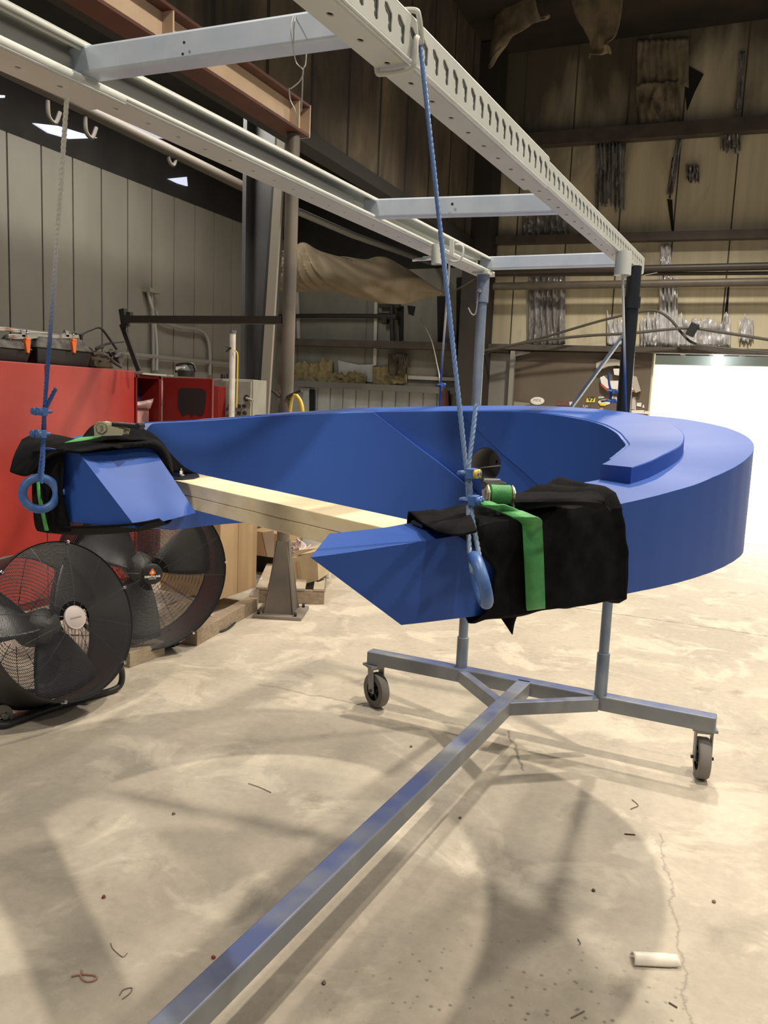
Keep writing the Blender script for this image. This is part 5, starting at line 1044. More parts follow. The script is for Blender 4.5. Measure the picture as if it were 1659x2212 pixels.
# stack left of and behind the column
t = thing('crate', 'brown and pale cardboard carton just left of the pipe column', 'box', at(585, 1220, y=6.1))
p0, p1 = at(560, 1148, y=6.1), at(600, 1206, y=6.1); MB().box(((p0.x+p1.x)/2-0.05, 6.3, (p0.z+p1.z)/2), (p1.x-p0.x+0.1, 0.4, p0.z-p1.z)).build('carton_body', CARD, t, bevel=0.004)
mb = MB(); mb.prism([at(567, 1150, y=6.095), at(592, 1146, y=6.095), at(592, 1204, y=6.095), at(578, 1203, y=6.095)], (0, -0.004, 0)); label(mb.build('carton_panel', M('pale_carton', (0.47, 0.40, 0.30), 0.7), t), 'pale panel of the carton')
o = MB().box(((p0.x+p1.x)/2-0.05, 6.45, p1.z/2), (0.42, 0.3, p1.z)).build('steel_bin', DARKM, bevel=0.01); tag(o, 'dark bin under the brown carton by the column', 'bin')
o = MB().tube([at(561, 1252, y=5.6), at(574, 1272, y=5.6)], 0.03, 14).build('pipe_offcut', ZINC); tag(o, 'short shiny pipe end left of the column foot', 'pipe')
o = MB().hexa([at(614, 1245, y=7.0), at(662, 1252, y=7.0), at(662, 1252, y=7.3), at(614, 1245, y=7.3)], [at(614, 1140, y=7.0), at(662, 1140, y=7.0), at(662, 1140, y=7.3), at(614, 1140, y=7.3)]).build('tan_panel', M('tan_board', (0.48, 0.39, 0.30), 0.7)); tag(o, 'tan board standing right behind the pipe column', 'board')
a_ = at(640, 1245, y=7.1); mb = MB().box((a_.x, 7.15, a_.z/2-0.012), (0.35, 0.3, a_.z-0.024)); tag(mb.build('low_crate', WOODG), 'low wooden crate under the tan board', 'crate')
# pallet
A_, B_ = at(628, 1304, z=0), at(700, 1306, z=0); dx = (B_-A_).normalized(); dy = Vector((-dx.y, dx.x, 0)); Lp = (B_-A_).length
t = thing('pallet', 'grey wooden pallet with a torn box on it behind the column', 'pallet', A_)
for k in range(3):
    o_ = A_+dy*(0.02+0.42*k); MB().bar(o_+Vector((0, 0, 0.055))-dx*0.25, o_+dx*Lp+Vector((0, 0, 0.055)), 0.04, 0.11).build('stringer', WOODG, t, bevel=0.003)
for k, u in enumerate((0.02, 0.30, 0.62, 1.02)):
    o_ = A_+dx*(Lp-0.045-0.15*k); MB().bar(o_+Vector((0, 0, 0.118))-dy*0.01, o_+dy*0.95+Vector((0, 0, 0.118)), 0.085, 0.018).build('deck_board', M('pale_grey_wood', (0.42, 0.35, 0.26), 0.75, col2=(0.34, 0.28, 0.20), scale=5), t, bevel=0.002)
# leaning box with open flaps
f_ = lambda px, py, y=5.75: at(px, py, y=y)
t = thing('cardboard_box', 'torn open tan cardboard box leaning on the pallet', 'box', f_(655, 1270))
mb = MB(); fr = [f_(626, 1270), f_(688, 1254), f_(685, 1190), f_(618, 1210)]; mb.prism(fr, (-0.03, 0.42, 0.04)); mb.build('box_body', CARDL, t, bevel=0.003)
mb = MB(); mb.add([f_(622, 1210), f_(643, 1199), f_(688, 1184), f_(640, 1189)], [(0, 1, 2, 3)]); mb.add([f_(643, 1199), f_(686, 1193), f_(690, 1183, 5.95), f_(645, 1190, 5.95)], [(0, 1, 2, 3)]); mb.build('box_flap', CARDL, t, solid=0.006)
mb = MB(); mb.prism([f_(626, 1271, 5.745), f_(688, 1255, 5.745), f_(688, 1261, 5.745), f_(630, 1275, 5.745)], (0, 0.1, 0)); mb.build('box_tape', DARKM, t)
mb = MB(); mb.add([f_(640, 1213, 5.742), f_(645, 1213, 5.742), f_(651, 1264, 5.742), f_(646, 1265, 5.742)], [(0, 1, 2, 3)]); mb.build('box_seam', CARD, t, solid=0.003)
mb = MB(); mb.grid(lambda u, v: f_(630+32*u, 1178+26*v-10*math.sin(u*6), 5.9)+wob((u*5, v*5, 1), 1.0, 0.06), 12, 10); tag(mb.build('crumpled_paper', M('pink_paper', (0.62, 0.50, 0.47), 0.7), solid=0.003), 'crumpled pink paper sticking out of the torn box', 'paper')
o = MB().hexa([at(652, 1188, y=6.6), at(720, 1204, y=6.6), at(720, 1204, y=6.9), at(652, 1188, y=6.9)], [at(652, 1150, y=6.6), at(722, 1150, y=6.6), at(722, 1150, y=6.9), at(652, 1150, y=6.9)]).build('white_carton', WHITEP, bevel=0.01); tag(o, 'white carton behind the torn box under the planks', 'carton')
mb = MB(); mb.hexa([at(688, 1250, y=6.4), at(712, 1252, y=6.4), at(712, 1252, y=6.7), at(688, 1250, y=6.7)], [at(686, 1204, y=6.4), at(716, 1206, y=6.4), at(716, 1206, y=6.7), at(686, 1204, y=6.7)]); tag(mb.build('white_tub', WHITEP, bevel=0.02), 'white plastic tub at the back of the pallet beside the torn box', 'tub')

# ================================================================== ANNEX: TARP, PIPES, TORN INSULATION
T = lambda px, py, y: at(px, py, y=y)
rows = [[T(592, 548, 8.6), T(628, 536, 8.6), T(656, 524, 8.6), T(690, 542, 8.8), T(735, 554, 9.1), T(790, 559, 9.4), T(832, 556, 9.6), T(868, 574, 9.8), T(905, 598, 10.0), T(955, 630, 10.3)],
        [T(592, 580, 8.45), T(628, 575, 8.4), T(660, 570, 8.4), T(700, 585, 8.5), T(745, 595, 8.8), T(795, 600, 9.1), T(840, 600, 9.35), T(875, 610, 9.6), T(912, 622, 9.9), T(956, 632, 10.25)],
        [T(592, 612, 8.5), T(628, 612, 8.45), T(662, 610, 8.45), T(705, 618, 8.6), T(750, 626, 8.85), T(800, 632, 9.1), T(842, 636, 9.4), T(880, 636, 9.65), T(915, 636, 9.95), T(957, 634, 10.25)],
        [T(592, 626, 8.7), T(628, 629, 8.7), T(662, 630, 8.7), T(706, 630, 8.8), T(752, 637, 9.0), T(802, 650, 9.2), T(845, 657, 9.45), T(884, 654, 9.7), T(918, 645, 10.0), T(957, 636, 10.25)]]
pf = patch(rows); ap = T(656, 524, 8.6)
def tarpf(u, v):
    p = pf(u, v); d = p-ap; an = math.atan2(d.z, d.x); return p+Vector((0, 1, 0))*0.07*math.sin(an*30)*min(1, d.length*1.6)*(1-u*0.7)
mb = MB(); mb.grid(tarpf, 110, 40)
t = tag(mb.build('hanging_tarp', TARP, solid=0.006), 'khaki canvas tarp slung in folds behind the pipe column', 'tarp')
def ytube(name, pts, y, r, mat, lab, cat='pipe', g=None, sm=4): return tag(MB().tube(crom([at(a, b, y=y) for a, b in pts], sm), r, 10).build(name, mat), lab, cat, g)
ytube('tie_rope', [(953, 634), (985, 626), (1016, 609), (1030, 600)], 10.25, 0.012, DUSTY, 'dark tie pulling the right end of the tarp', 'rope')
def xtube(name, pts, x, r, mat, lab, cat='pipe', g=None): return tag(MB().tube([at(a, b, x=x) for a, b in pts], r, 12).build(name, mat), lab, cat, g)
DP = M('dusty_pipe', (0.10, 0.085, 0.07), 0.6)
xtube('roof_pipe', [(-60, 115), (523, 402)], -5.4, 0.055, DP, 'dusty round pipe running under the annex roof, nearest the left rail', 'pipe', 'pipes under the annex roof')
xtube('roof_pipe', [(640, 455), (760, 507), (900, 557), (975, 581)], -4.15, 0.035, M('grey_conduit', (0.17, 0.165, 0.155), 0.5, 0.3), 'grey pipe running above the tarp towards the end wall', 'pipe', 'pipes under the annex roof')
for px, py in ((115, 228), (195, 262), (372, 326)):
    c = at(px, py, x=-5.4); tag(MB().tube(crom([c+Vector((0, -0.06, 0.02)), c+Vector((0, -0.05, -0.10)), c+Vector((0, 0.02, -0.13)), c+Vector((0, 0.07, -0.03))], 4), 0.018, 8).build('pipe_hanger', DP), 'dusty bent hanger under the annex pipe, %s' % ('leftmost of three' if px < 150 else 'middle one of three' if px < 250 else 'rightmost of three'), 'hanger', 'hangers under the annex pipe')
def skyl(pts, x, lab, n):
    mb = MB(); mb.prism([at(a, b, x=x)-Vector((0.025, 0, 0)) for a, b in pts], (0.03, 0, 0)); o = mb.build('skylight_sheet', SKYL); return tag(o, lab, 'skylight', 'translucent roof sheets of the annex')
skyl([(-10, 132), (20, 134), (85, 155), (130, 186), (90, 186), (30, 168), (-10, 150)], XL+0.02, 'translucent corrugated sheet glowing above the left rope', 0)
skyl([(72, 266), (125, 272), (210, 298), (150, 300), (105, 287)], XL+0.02, 'translucent sheet glowing just above the left wall panels', 1)
skyl([(264, 262), (300, 268), (368, 300), (330, 297), (285, 282)], XL+0.02, 'translucent sheet glowing under the middle of the left rail', 2)
skyl([(364, 386), (403, 382), (405, 402), (385, 396)], XL+0.02, 'small translucent gap near the frame column', 3)
skyl([(-8, 205), (10, 206), (10, 211), (-8, 211)], XL+0.02, 'tiny bright gap at the left edge above the wall', 4)
# things on the annex end wall
ytube('gas_pipe', [(570, 684), (690, 682), (832, 683)], YB-0.12, 0.032, DARKM, 'black pipe along the annex end wall below the tarp')
t = thing('valve_manifold', 'black valve manifold at the end of the annex pipe', 'valve', at(838, 700, y=YB-0.12))
MB().tube([at(820, 683, y=YB-0.12), at(858, 684, y=YB-0.12)], 0.05, 10).build('valve_body', DARKM, t); MB().tube([at(846, 660, y=YB-0.12), at(848, 740, y=YB-0.12)], 0.035, 10).build('drop_pipe', DARKM, t); MB().box(at(832, 690, y=YB-0.12), (0.08, 0.1, 0.12)).build('valve_handle', DARKM, t)
MB().box(at(842, 661, y=YB-0.08), (0.32, 0.06, 0.05)).build('valve_bracket', DARKM, t)
def wpatch(px0, py0, px1, py1, back, amp, mat, name, lab, cat, jag=0.0, fold=9.0, g=None, seed=0, top=0.0, lean=0.0, nu=36, nv=16, tjag=0.0):
    """a loose crumpled sheet on the end wall"""
    def fn(u, v):
        cx_ = px0+(px1-px0)*u+lean*v
        t0 = py0+top*u+tjag*(noise.noise(Vector((u*11+seed, 3.3, seed)))+0.6*noise.noise(Vector((u*31+seed, 1.3, seed))))
        b0 = py1+jag*(noise.noise(Vector((u*7+seed, 0.7, 0)))+0.5*noise.noise(Vector((u*23+seed, 9.7, 0))))
        p = at(cx_, t0+(b0-t0)*v, y=YB-back)
        w_ = amp*(math.sin(u*fold*2*math.pi+3*noise.noise(Vector((u*3, v*2, seed))))*0.5+0.9*noise.noise(Vector((u*9, v*3, seed+5))))
        edge = min(1, u*12, (1-u)*12)
        return p+Vector((0, -abs(amp)*0.6-w_*edge, 0))
    mb = MB(); mb.grid(fn, nu, nv); o = mb.build(name, mat, solid=0.004); return tag(o, lab, cat, g)
BLK = M('black_patch', (0.012, 0.011, 0.009), 0.9)  # flat black for the holes, gaps and tears in the walls
def wspot(pts, lab, mat=BLK, name='torn_hole', cat='tear', g='tears in the annex insulation', back=0.012):
    mb = MB(); mb.prism([at(a, b, y=YB-back) for a, b in pts], (0, 0.008, 0)); return tag(mb.build(name, mat), lab, cat, g)
wspot([(858, 662), (872, 661), (871, 735), (862, 742)], 'black vertical tear right of the valve manifold')
wspot([(880, 660), (897, 662), (893, 682), (882, 678)], 'small black hole at the right end of the tarp bottom')
wspot([(590, 704), (610, 706), (604, 720), (596, 716)], 'black hole just left of the pipe column under the bar')
wspot([(944, 640), (962, 640), (960, 752), (946, 752)], 'tall black gap between the annex wall and the left post')
wspot([(986, 600), (1013, 596), (1011, 880), (985, 884)], 'tall black gap hugging the corner post', name='wall_gap', cat='gap', g=None)
def litstrip(pts, lab):
    a_, b_ = at(*pts[0], y=YB-0.03), at(*pts[1], y=YB-0.03); return tag(MB().bar(a_, b_, 0.05, 0.03, (0, 1, 0)).build('batten', M('pale_batten', (0.50, 0.49, 0.45), 0.5)), lab, 'batten', 'battens on the annex wall')
litstrip([(642, 628), (646, 732)], 'pale upright batten just right of the pipe column')
litstrip([(813, 652), (810, 790)], 'pale upright batten at the middle of the annex wall')
litstrip([(882, 815), (1010, 821)], 'pale level batten beside the left gantry post')
wpatch(634, 780, 720, 826, 0.05, 0.05, FELTY, 'torn_insulation', 'yellow torn fibre right of the pipe column above the sill', 'insulation', 6, 3, 'torn fibre above the sill', 1, tjag=14)
wpatch(708, 805, 792, 830, 0.05, 0.06, FELTY, 'torn_insulation', 'sagging yellow fibre in the middle of the sill', 'insulation', 5, 3, 'torn fibre above the sill', 2, tjag=9)
wpatch(806, 792, 880, 830, 0.03, 0.03, FELTY, 'torn_insulation', 'dull yellow fibre square at the right end of the sill', 'insulation', 3, 2, 'torn fibre above the sill', 3, tjag=3)
wpatch(840, 765, 882, 808, 0.08, 0.05, SOOTFIB, 'torn_insulation', 'dark folded fibre flap above the right end of the sill', 'insulation', 8, 2, 'torn fibre above the sill', 4)
mb = MB(); mb.prism([at(a, b, y=YB-0.02) for a, b in ((730, 778), (745, 782), (775, 788), (808, 787), (806, 826), (788, 824), (770, 806), (745, 814), (732, 806))], (0, 0.01, 0)); tag(mb.build('bare_sheet', CORR), 'bare white steel showing through the torn fibre', 'sheet')
wspot([(588, 870), (606, 872), (606, 900), (588, 900)], 'dark window-like patch left of the pipe column foot hooks', M('slate_patch', (0.09, 0.10, 0.115), 0.5), 'slate_sheet', 'panel', None, 0.08)
# slotted shadow joint and post at the right end of the annex
o = MB().bar(at(962, 845, y=YB-0.2), at(965, 1010, y=YB-0.2), 0.12, 0.1, (0, 1, 0)).build('rusty_post', RUST); tag(o, 'short rusty post behind the far left rope', 'post')
o = MB().bar(at(663, 838, y=YB-0.06), at(663, 990, y=YB-0.06), 0.10, 0.06, (0, 1, 0)).build('door_stile', CORR); tag(o, 'white upright stile beside the pipe column', 'stile')
wspot([(668, 842), (680, 842), (680, 1000), (668, 1000)], 'black upright gap right of the white stile', name='wall_gap', cat='gap', g=None, back=0.075)

# ================================================================== END WALL: PIPES, FOIL, BOARD
a, b = line_at_back((1052, 588), (1659, 575), 0.30, -3.2, 5); tag(MB().cyl(a, b, 0.045).build('wall_pipe', M('black_iron_pipe', (0.045, 0.036, 0.03), 0.5)), 'dark upper pipe along the end wall', 'pipe', 'pipes along the end wall')
a, b = line_at_back((1060, 594), (1659, 590), 0.24, -3.2, 5); tag(MB().cyl(a, b, 0.022).build('wall_pipe', DP), 'thin middle pipe along the end wall', 'pipe', 'pipes along the end wall')
a, b = line_at_back((1060, 619), (1659, 609), 0.30, -3.2, 5); tag(MB().cyl(a, b, 0.05).build('wall_pipe', M('brown_pipe', (0.12, 0.10, 0.08), 0.5, col2=(0.09, 0.075, 0.06))), 'thick lower pipe along the end wall', 'pipe', 'pipes along the end wall')
foils = [(1130, 462, 1232, 512, 0.05, FOIL, 8, 7, 'dark foil patch behind the middle crossbar end', 0, 0),
         (1143, 598, 1222, 745, 0.06, FOIL, 3, 6, 'tall dull foil sheet right of the left gantry post', 0, 0),
         (1287, 312, 1350, 448, 0.06, FOIL, 26, 7, 'hanging dark foil patch under the upper girt', 0, 0),
         (1312, 690, 1360, 746, 0.05, FOILB, 3, 4, 'bright foil scrap just left of the right post', 0, 26),
         (1384, 684, 1424, 748, 0.06, FOILB, 3, 5, 'bright foil scrap just right of the right post', 0, 26),
         (1425, 598, 1464, 750, 0.06, FOILB, 3, 4, 'tall bright foil strip with a dark tear', 0, 6),
         (1464, 690, 1578, 748, 0.07, FOILB, 3, 11, 'wide crumpled bright foil with a jagged top', 0, 22),
         (1596, 692, 1627, 738, 0.04, FOILB, 12, 4, 'small bright foil scrap at the right edge', 0, 16),
         (1427, 530, 1450, 578, 0.03, FOILB, 3, 2, 'bright foil strip between the angle girt and the pipes', 0, 0),
         (1556, 288, 1600, 330, 0.05, FOIL, 10, 5, 'crumpled foil tear high on the right', 0, 6),
         (1482, 358, 1511, 394, 0.05, FOIL, 9, 4, 'small dark foil tear at the middle right', 0, 6)]
for k, (x0, y0, x1, y1, am, mt, jg, fd, lab, tp, tj) in enumerate(foils): wpatch(x0, y0, x1, y1, 0.03, am, mt, 'torn_foil', lab, 'foil', jg, fd, 'torn foil on the end wall', k*3.1, tp, 0, 40, 14, tj)
wpatch(1462, 300, 1474, 425, 0.02, 0.03, FOIL, 'torn_foil', 'long thin foil sliver with a dark slit beside the hanging flap', 'foil', 4, 1.5, 'torn foil on the end wall', 40, 0, -22, 8, 20)
wpatch(1598, 112, 1610, 238, 0.02, 0.03, FOIL, 'torn_foil', 'thin foil sliver at the top right by a seam', 'foil', 4, 1.5, 'torn foil on the end wall', 44, 0, -8, 8, 20)
SF = M('brown_flap', (0.27, 0.225, 0.145), 0.8, col2=(0.14, 0.115, 0.075), scale=6)
wpatch(1374, 188, 1466, 280, 0.03, 0.08, SF, 'hanging_flap', 'brown insulation flap folded down over the upper girt', 'insulation', 18, 0.8, 'loose insulation flaps', 61, -14, 8, 24, 18)
wpatch(1376, 88, 1488, 188, 0.02, 0.022, SF, 'hanging_flap', 'pleated brown insulation sheet above the folded flap', 'insulation', 4, 8, 'loose insulation flaps', 67, -6, 0, 40, 14)
def tear(pts, lab, back=0.014):
    mb = MB(); mb.prism([at(a, b, y=YB-back) for a, b in pts], (0, 0.008, 0)); return tag(mb.build('dark_tear', BLK), lab, 'tear', 'dark tears in the end wall')
tear([(1452, 340), (1462, 338), (1458, 380), (1448, 430), (1440, 420)], 'dark slit left of the long foil sliver')
tear([(1441, 430), (1452, 432), (1456, 505), (1452, 506)], 'dark crack running down from the long foil sliver')
tear([(1432, 595), (1436, 595), (1440, 680), (1436, 690)], 'dark slit in the tall bright foil strip')
tear([(1572, 618), (1576, 618), (1570, 700), (1564, 690)], 'dark slit right of the wide crumpled foil')
tear([(1484, 140), (1520, 160), (1500, 200), (1484, 240), (1480, 200)], 'dark hole beside the pleated sheet')
# torn ceiling insulation
def ceilflap(pts, y0, y1, lab, top, mat=SF):
    R_ = [[at(a, b, y=y0+(y1-y0)*i/(len(r)-1)) for i, (a, b) in enumerate(r)] for r in pts]
    for p in R_[top]: p.z = 6.23
    mb = MB(); f0 = patch(R_); mb.grid(lambda u, v: f0(u, v)+wob((u*4, v*4, y0), 1, 0.06)*(1-(v if top else 1-v)), 16, 16); return tag(mb.build('hanging_flap', mat, solid=0.01), lab, 'insulation', 'insulation hanging from the ceiling')
ceilflap([[(1060, 150), (1110, 75), (1190, 30)], [(1058, 130), (1090, 80), (1170, 40)], [(1065, 60), (1085, 55), (1150, 45)]], 10.0, 9.6, 'long brown insulation flap sagging from the ceiling at the corner post', -1)
ceilflap([[(1222, 18), (1280, 30), (1345, 32)], [(1250, 45), (1290, 55), (1335, 60)], [(1272, 75), (1295, 95), (1316, 90)], [(1276, 125), (1290, 115), (1318, 112)]], 9.6, 9.4, 'pale torn insulation flap dangling from the ceiling', 0)
o = MB().box((-1.6, 7.9, 6.16), (3.4, 2.6, 0.05)).build('ceiling_insulation', M('brown_ceiling_fibre', (0.20, 0.125, 0.05), 0.9, col2=(0.12, 0.075, 0.032), scale=3)); tag(o, 'brown insulation sheet under the ceiling above the dangling flaps', 'insulation')
# sticker board
bb = YB-0.10
t = thing('plywood_board', 'brown board with stickers on it left of the doorway', 'board', (-2.0, bb, 1.2))
p0, p1 = at(1110, 765, y=bb), at(1412, 770, y=bb); zt_ = 2.36
MB().box(((p0.x+XJ-0.01)/2, bb+0.03, zt_/2+0.1), (XJ-0.01-p0.x, 0.03, zt_-0.2)).build('board_sheet', BOARD, t)
g0 = at(1046, 770, y=bb).x; o = MB().box(((g0+p0.x)/2-0.02, bb+0.03, zt_/2+0.05), (p0.x-g0-0.05, 0.03, zt_-0.15)).build('grey_sheet', M('grey_door_panel', (0.20, 0.195, 0.17), 0.6)); tag(o, 'dull grey sheet left of the sticker board', 'panel')
t2 = thing('pipe_rack', 'pale pipe upright with short arms left of the sticker board', 'rack', (p0.x, bb-0.08, 0))
a_ = at(1109, 758, y=bb-0.08); MB().bar(Vector((a_.x, bb-0.06, 0)), a_, 0.06, 0.06, (0, 1, 0)).build('rack_post', CONDUIT, t2)
for py in (762, 872): 
    a_ = at(1109, py, y=bb-0.08); MB().hexa([a_+Vector((0, 0.02, -0.05)), a_+Vector((0.22, 0.02, 0.0)), a_+Vector((0.22, 0.05, 0.0)), a_+Vector((0, 0.05, -0.05))], [a_+Vector((0, 0.02, 0.03)), a_+Vector((0.22, 0.02, 0.015)), a_+Vector((0.22, 0.05, 0.015)), a_+Vector((0, 0.05, 0.03))]).build('rack_arm', CONDUIT, t2)
sb_ = bb+0.011
sx = lambda px, py: at(px, py, y=sb_)
def sticker(pts, mat, lab, thick=0.006):
    mb = MB(); mb.prism([sx(a, b) for a, b in pts], (0, -thick, 0)); return tag(mb.build('sticker', mat), lab, 'sticker', 'stickers on the brown board')
def ell(cx_, cy_, a, b, n=24): return [(cx_+a*math.cos(2*math.pi*k/n), cy_+b*math.sin(2*math.pi*k/n)) for k in range(n)]
s_ = sticker(ell(1161, 866, 15, 8.5), STICKW, 'white oval sticker on the brown board'); mb = MB(); mb.prism([sx(a, b)-Vector((0, 0.007, 0)) for a, b in ell(1162, 866, 12, 6.5)], (0, -0.002, 0)); mb.build('oval_face', M('sticker_cream', (0.80, 0.78, 0.72), 0.5), s_)
text(s_, 'MFX', 0.055, sx(1161, 865)-Vector((0, 0.012, 0)), (1, 0, 0), (0, 0, 1), M('grey_print', (0.3, 0.3, 0.29), 0.5))
s_ = sticker([(1202, 869), (1238, 868), (1239, 877), (1201, 876)], M('sticker_maroon', (0.16, 0.07, 0.05), 0.5), 'maroon and white strip sticker on the brown board'); mb = MB(); mb.prism([sx(a, b)-Vector((0, 0.007, 0)) for a, b in ((1230, 868), (1238, 868), (1239, 876), (1231, 876))], (0, -0.002, 0)); mb.build('sticker_end', STICKW, s_)
s_ = sticker([(1268, 860), (1286, 859), (1285, 869), (1266, 869)], STICKY, 'yellow sticker with black lettering right of the diagonal brace'); text(s_, 'V7', 0.075, sx(1277, 863)-Vector((0, 0.009, 0)), (1, 0, 0), (0, 0, 1), STICKK, bold=0.003)
sticker([(1292, 857), (1304, 856), (1306, 860), (1293, 861)], M('sticker_mint', (0.45, 0.52, 0.42), 0.5), 'small mint green sticker above the oval one')
s_ = sticker(ell(1306, 869, 14, 6), STICKW, 'white oval sticker edged with yellow and black'); mb = MB(); mb.prism([sx(a, b)-Vector((0, 0.007, 0)) for a, b in ((1293, 870), (1310, 872), (1308, 877), (1297, 876))], (0, -0.002, 0)); mb.build('yellow_arc', STICKY, s_); mb = MB(); mb.prism([sx(a, b)-Vector((0, 0.007, 0)) for a, b in ((1297, 865), (1312, 864), (1313, 867), (1300, 869))], (0, -0.002, 0)); mb.build('black_arc', STICKK, s_)
s_ = sticker([(1321, 857), (1347, 857), (1347, 864), (1321, 864)], BOARD, 'dark strip sticker with white capital letters'); text(s_, 'REALTY', 0.058, sx(1333.5, 860)-Vector((0, 0.009, 0)), (1, 0, 0), (0, 0, 1), STICKW, bold=0.002)
s_ = sticker([(1255, 874), (1276, 873), (1276, 881), (1255, 881)], BOARD, 'dark sticker with small white writing by the ring'); text(s_, 'Lyc', 0.05, sx(1265, 877)-Vector((0, 0.009, 0)), (1, 0, 0), (0, 0, 1), STICKW)
sticker([(1296, 881), (1303, 881), (1303, 886), (1296, 886)], PINK, 'tiny pink round sticker near the ring edge')
sticker([(1366, 858), (1373, 857), (1374, 886), (1364, 884)], M('sticker_grey', (0.5, 0.46, 0.42), 0.5), 'tall grey sticker just right of the right post')
sticker([(1376, 870), (1386, 870), (1385, 879), (1375, 877)], STICKW, 'square white sticker right of the tall grey one')
sticker([(1388, 876), (1391, 874), (1392, 881), (1388, 881)], STICKW, 'small triangular white sticker')
sticker([(1364, 886), (1392, 886), (1392, 894), (1364, 892)], STICKW, 'long white sticker low beside the right post')
sticker([(1391, 888), (1404, 888), (1404, 895), (1391, 894)], STICKW, 'white sticker at the lower right corner of the board')
t = thing('torn_sign', 'broken white and grey wall sign with a red lower edge on the board', 'sign', sx(1335, 815))
def sg(nm, pts, mat, th=0.05): mb = MB(); mb.prism([sx(a, b)-Vector((0, 0.01, 0)) for a, b in pts], (0, -th, 0)); return mb.build(nm, mat, t, bevel=0.003)
GS = M('sign_grey', (0.40, 0.37, 0.33), 0.6)
sg('sign_top', [(1290, 785), (1308, 777), (1330, 776), (1350, 781), (1350, 796), (1335, 790), (1315, 792), (1298, 799), (1290, 796)], GS, 0.08)
sg('sign_middle', [(1326, 797), (1348, 796), (1349, 808), (1340, 812), (1328, 810)], STICKW); sg('sign_plate', [(1298, 816), (1306, 812), (1315, 823), (1345, 823), (1372, 820), (1372, 843), (1345, 843), (1312, 839), (1300, 828)], STICKW, 0.06)
sg('sign_edge', [(1300, 829), (1312, 840), (1345, 844), (1372, 844), (1372, 847), (1344, 847), (1310, 843), (1299, 832)], REDTRIM, 0.065); sg('sign_scrap', [(1368, 812), (1376, 814), (1385, 845), (1374, 849), (1366, 830)], GS, 0.07)
# cables swagged across the end wall
def swag(pts, r, lab, y=10.55): return tag(MB().tube(crom([at(a, b, y=y) for a, b in pts], 8), r, 8).build('swagged_cable', M('cable_brown', (0.055, 0.05, 0.04), 0.6)), lab, 'cable', 'cables across the end wall')
swag([(1000, 765), (1060, 755), (1120, 743), (1180, 734), (1270, 725), (1360, 720), (1440, 712), (1495, 709), (1560, 718), (1680, 737), (1900, 770), (2300, 790)], 0.018, 'long slack cable crossing the end wall through a clamp')
swag([(1040, 765), (1090, 750), (1180, 727), (1290, 695), (1360, 678), (1400, 671), (1425, 674), (1450, 692), (1475, 722), (1500, 742), (1560, 752), (1680, 762), (1900, 776), (2300, 800)], 0.016, 'arched cable rising to the right post and falling again', 10.6)
c = at(1496, 712, y=10.5); o = MB().box(c, (0.10, 0.08, 0.16), Matrix.Rotation(0.4, 3, 'Y')).build('cable_clamp', BLACKP, bevel=0.01); tag(o, 'black clamp on the slack cable above the doorway', 'clamp')
ytube('wire_hoop', [(1342, 590), (1350, 599), (1372, 601), (1395, 594), (1420, 589)], 3.75, 0.0016, ROPEGREY, 'thin wire looped round the top of the right post', 'wire')

# ================================================================== LITTER ON THE FLOOR
G0 = 'litter on the floor'
a_, b_ = at(1370, 2089, z=0.0), at(1474, 2094, z=0.0); d_ = (b_-a_).normalized(); n_ = Vector((-d_.y, d_.x, 0))
def halfpipe(u, v):
    q_ = math.pi*(0.02+0.96*v); rr = 0.023-0.002*(u if u > 0.8 else 0); L_ = (b_-a_).length*(1.0-0.07*math.sin(q_)*1.0)
    off = 0.035*(b_-a_).length*math.sin(q_)
    return a_+d_*(off*0.6+L_*u)+n_*(0.024-rr*math.cos(q_))+Vector((0, 0, 0.003+rr*math.sin(q_)))
mb = MB(); mb.grid(halfpipe, 16, 16); tag(mb.build('plastic_offcut', PVC, solid=0.0025), 'ivory half-round plastic offcut lying at the lower right', 'offcut')
def bit(name, pts, r, mat, lab, cat): return tag(MB().tube(crom([at(a, b, z=r+0.0006) for a, b in pts], 5), r, 7).build(name, mat), lab, cat)
NAIL = M('rusty_nail', (0.19, 0.145, 0.105), 0.6)
bit('bent_nail', [(1365, 1727), (1377, 1737), (1378, 1741), (1368, 1745), (1362, 1748)], 0.0018, NAIL, 'bent nail below the right caster', 'nail')
bit('screw', [(1349, 1801), (1372, 1803)], 0.0022, RUST, 'small reddish screw a little below the bent nail', 'screw')
bit('screw', [(1445, 2165), (1463, 2176)], 0.0021, NAIL, 'dark screw just below the ivory offcut', 'screw')
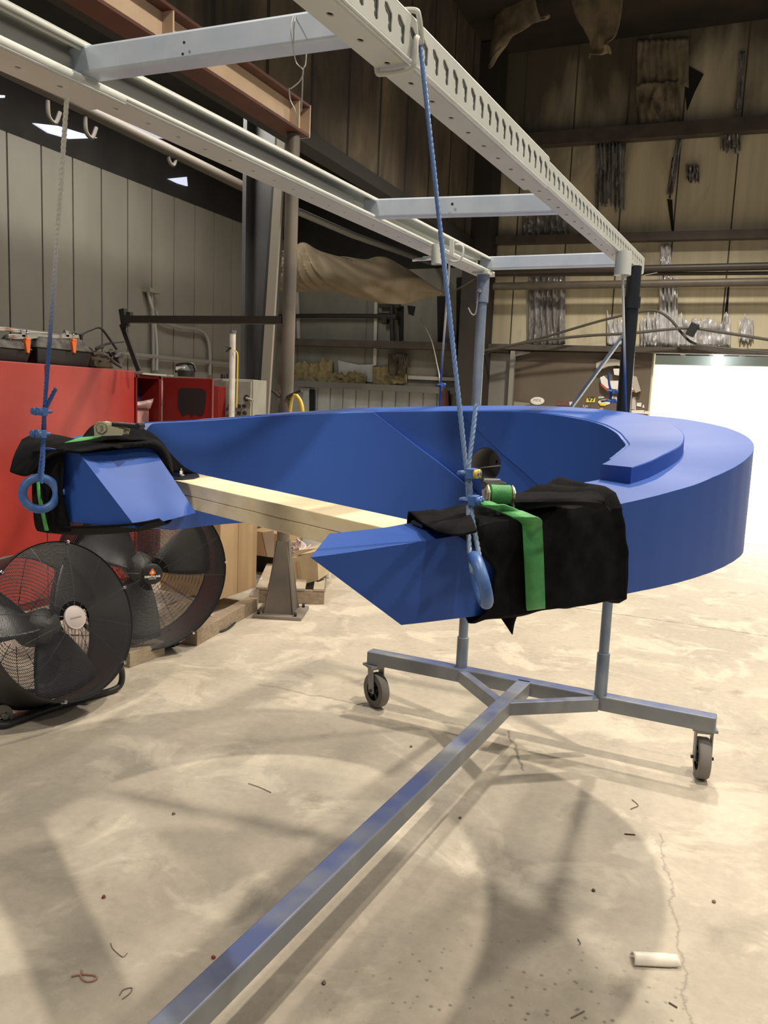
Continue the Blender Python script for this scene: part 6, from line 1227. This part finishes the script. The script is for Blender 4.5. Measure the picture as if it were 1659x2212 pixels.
bit('screw', [(1234, 2199), (1262, 2184)], 0.0021, NAIL, 'dark screw near the bottom edge of the photo', 'screw')
bit('wire_scrap', [(1248, 2028), (1254, 2038), (1250, 2041)], 0.0018, CHROME, 'tiny shiny wire scrap on the exposed aggregate', 'wire')
bit('wire_scrap', [(239, 2037), (243, 2048), (254, 2059), (266, 2067), (275, 2059)], 0.0012, NAIL, 'thin curved wire scrap at the lower left', 'wire')
bit('wire_scrap', [(536, 1692), (562, 1701), (586, 1712)], 0.0018, CHROME, 'bright straight wire scrap left of the floor bar', 'wire')
bit('rubber_band', [(154, 2109), (172, 2106), (178, 2115), (190, 2120), (206, 2116), (207, 2108), (190, 2105), (178, 2104), (176, 2096)], 0.0028, M('brownish_rubber', (0.40, 0.24, 0.19), 0.7), 'curled reddish rubber band at the lower left', 'rubber band')
bit('wire_scrap', [(258, 2150), (266, 2138), (285, 2134), (280, 2146), (264, 2158)], 0.0014, NAIL, 'faint curl of thin wire near the rubber band', 'wire')
for (px, py), lab, mat in (((461, 2067), 'red plastic crumb beside the floor bar', M('red_crumb', (0.28, 0.03, 0.025), 0.5)), ((224, 1937), 'dark red crumb alone on the left of the floor', M('dark_red_crumb', (0.16, 0.03, 0.02), 0.5)), ((375, 1757), 'dark pebble in a pale patch of floor', NAIL), ((1282, 1922), 'dark pebble on the grey part of the floor at right', NAIL), ((1542, 1947), 'dark pebble on the pale floor at far right', NAIL), ((994, 1766), 'dark pebble between the floor bar and its shadow', NAIL), ((700, 2122), 'dark pebble on the aggregate right of the floor bar', NAIL), ((888, 1612), 'dark pebble left of the floor bar near the strut', NAIL)):
    c = at(px, py, z=0.004); mb = MB(); mb.lathe(c-Vector((0, 0, 0.004)), (0, 0, 1), [(0.0, 0.0), (0.006, 0.001), (0.0065, 0.004), (0.004, 0.0075), (0.0, 0.008)], 9)
    o = mb.build('floor_crumb', mat); 
    for v in o.data.vertices: v.co += wob(v.co, 300, 0.002)
    tag(o, lab, 'crumb')
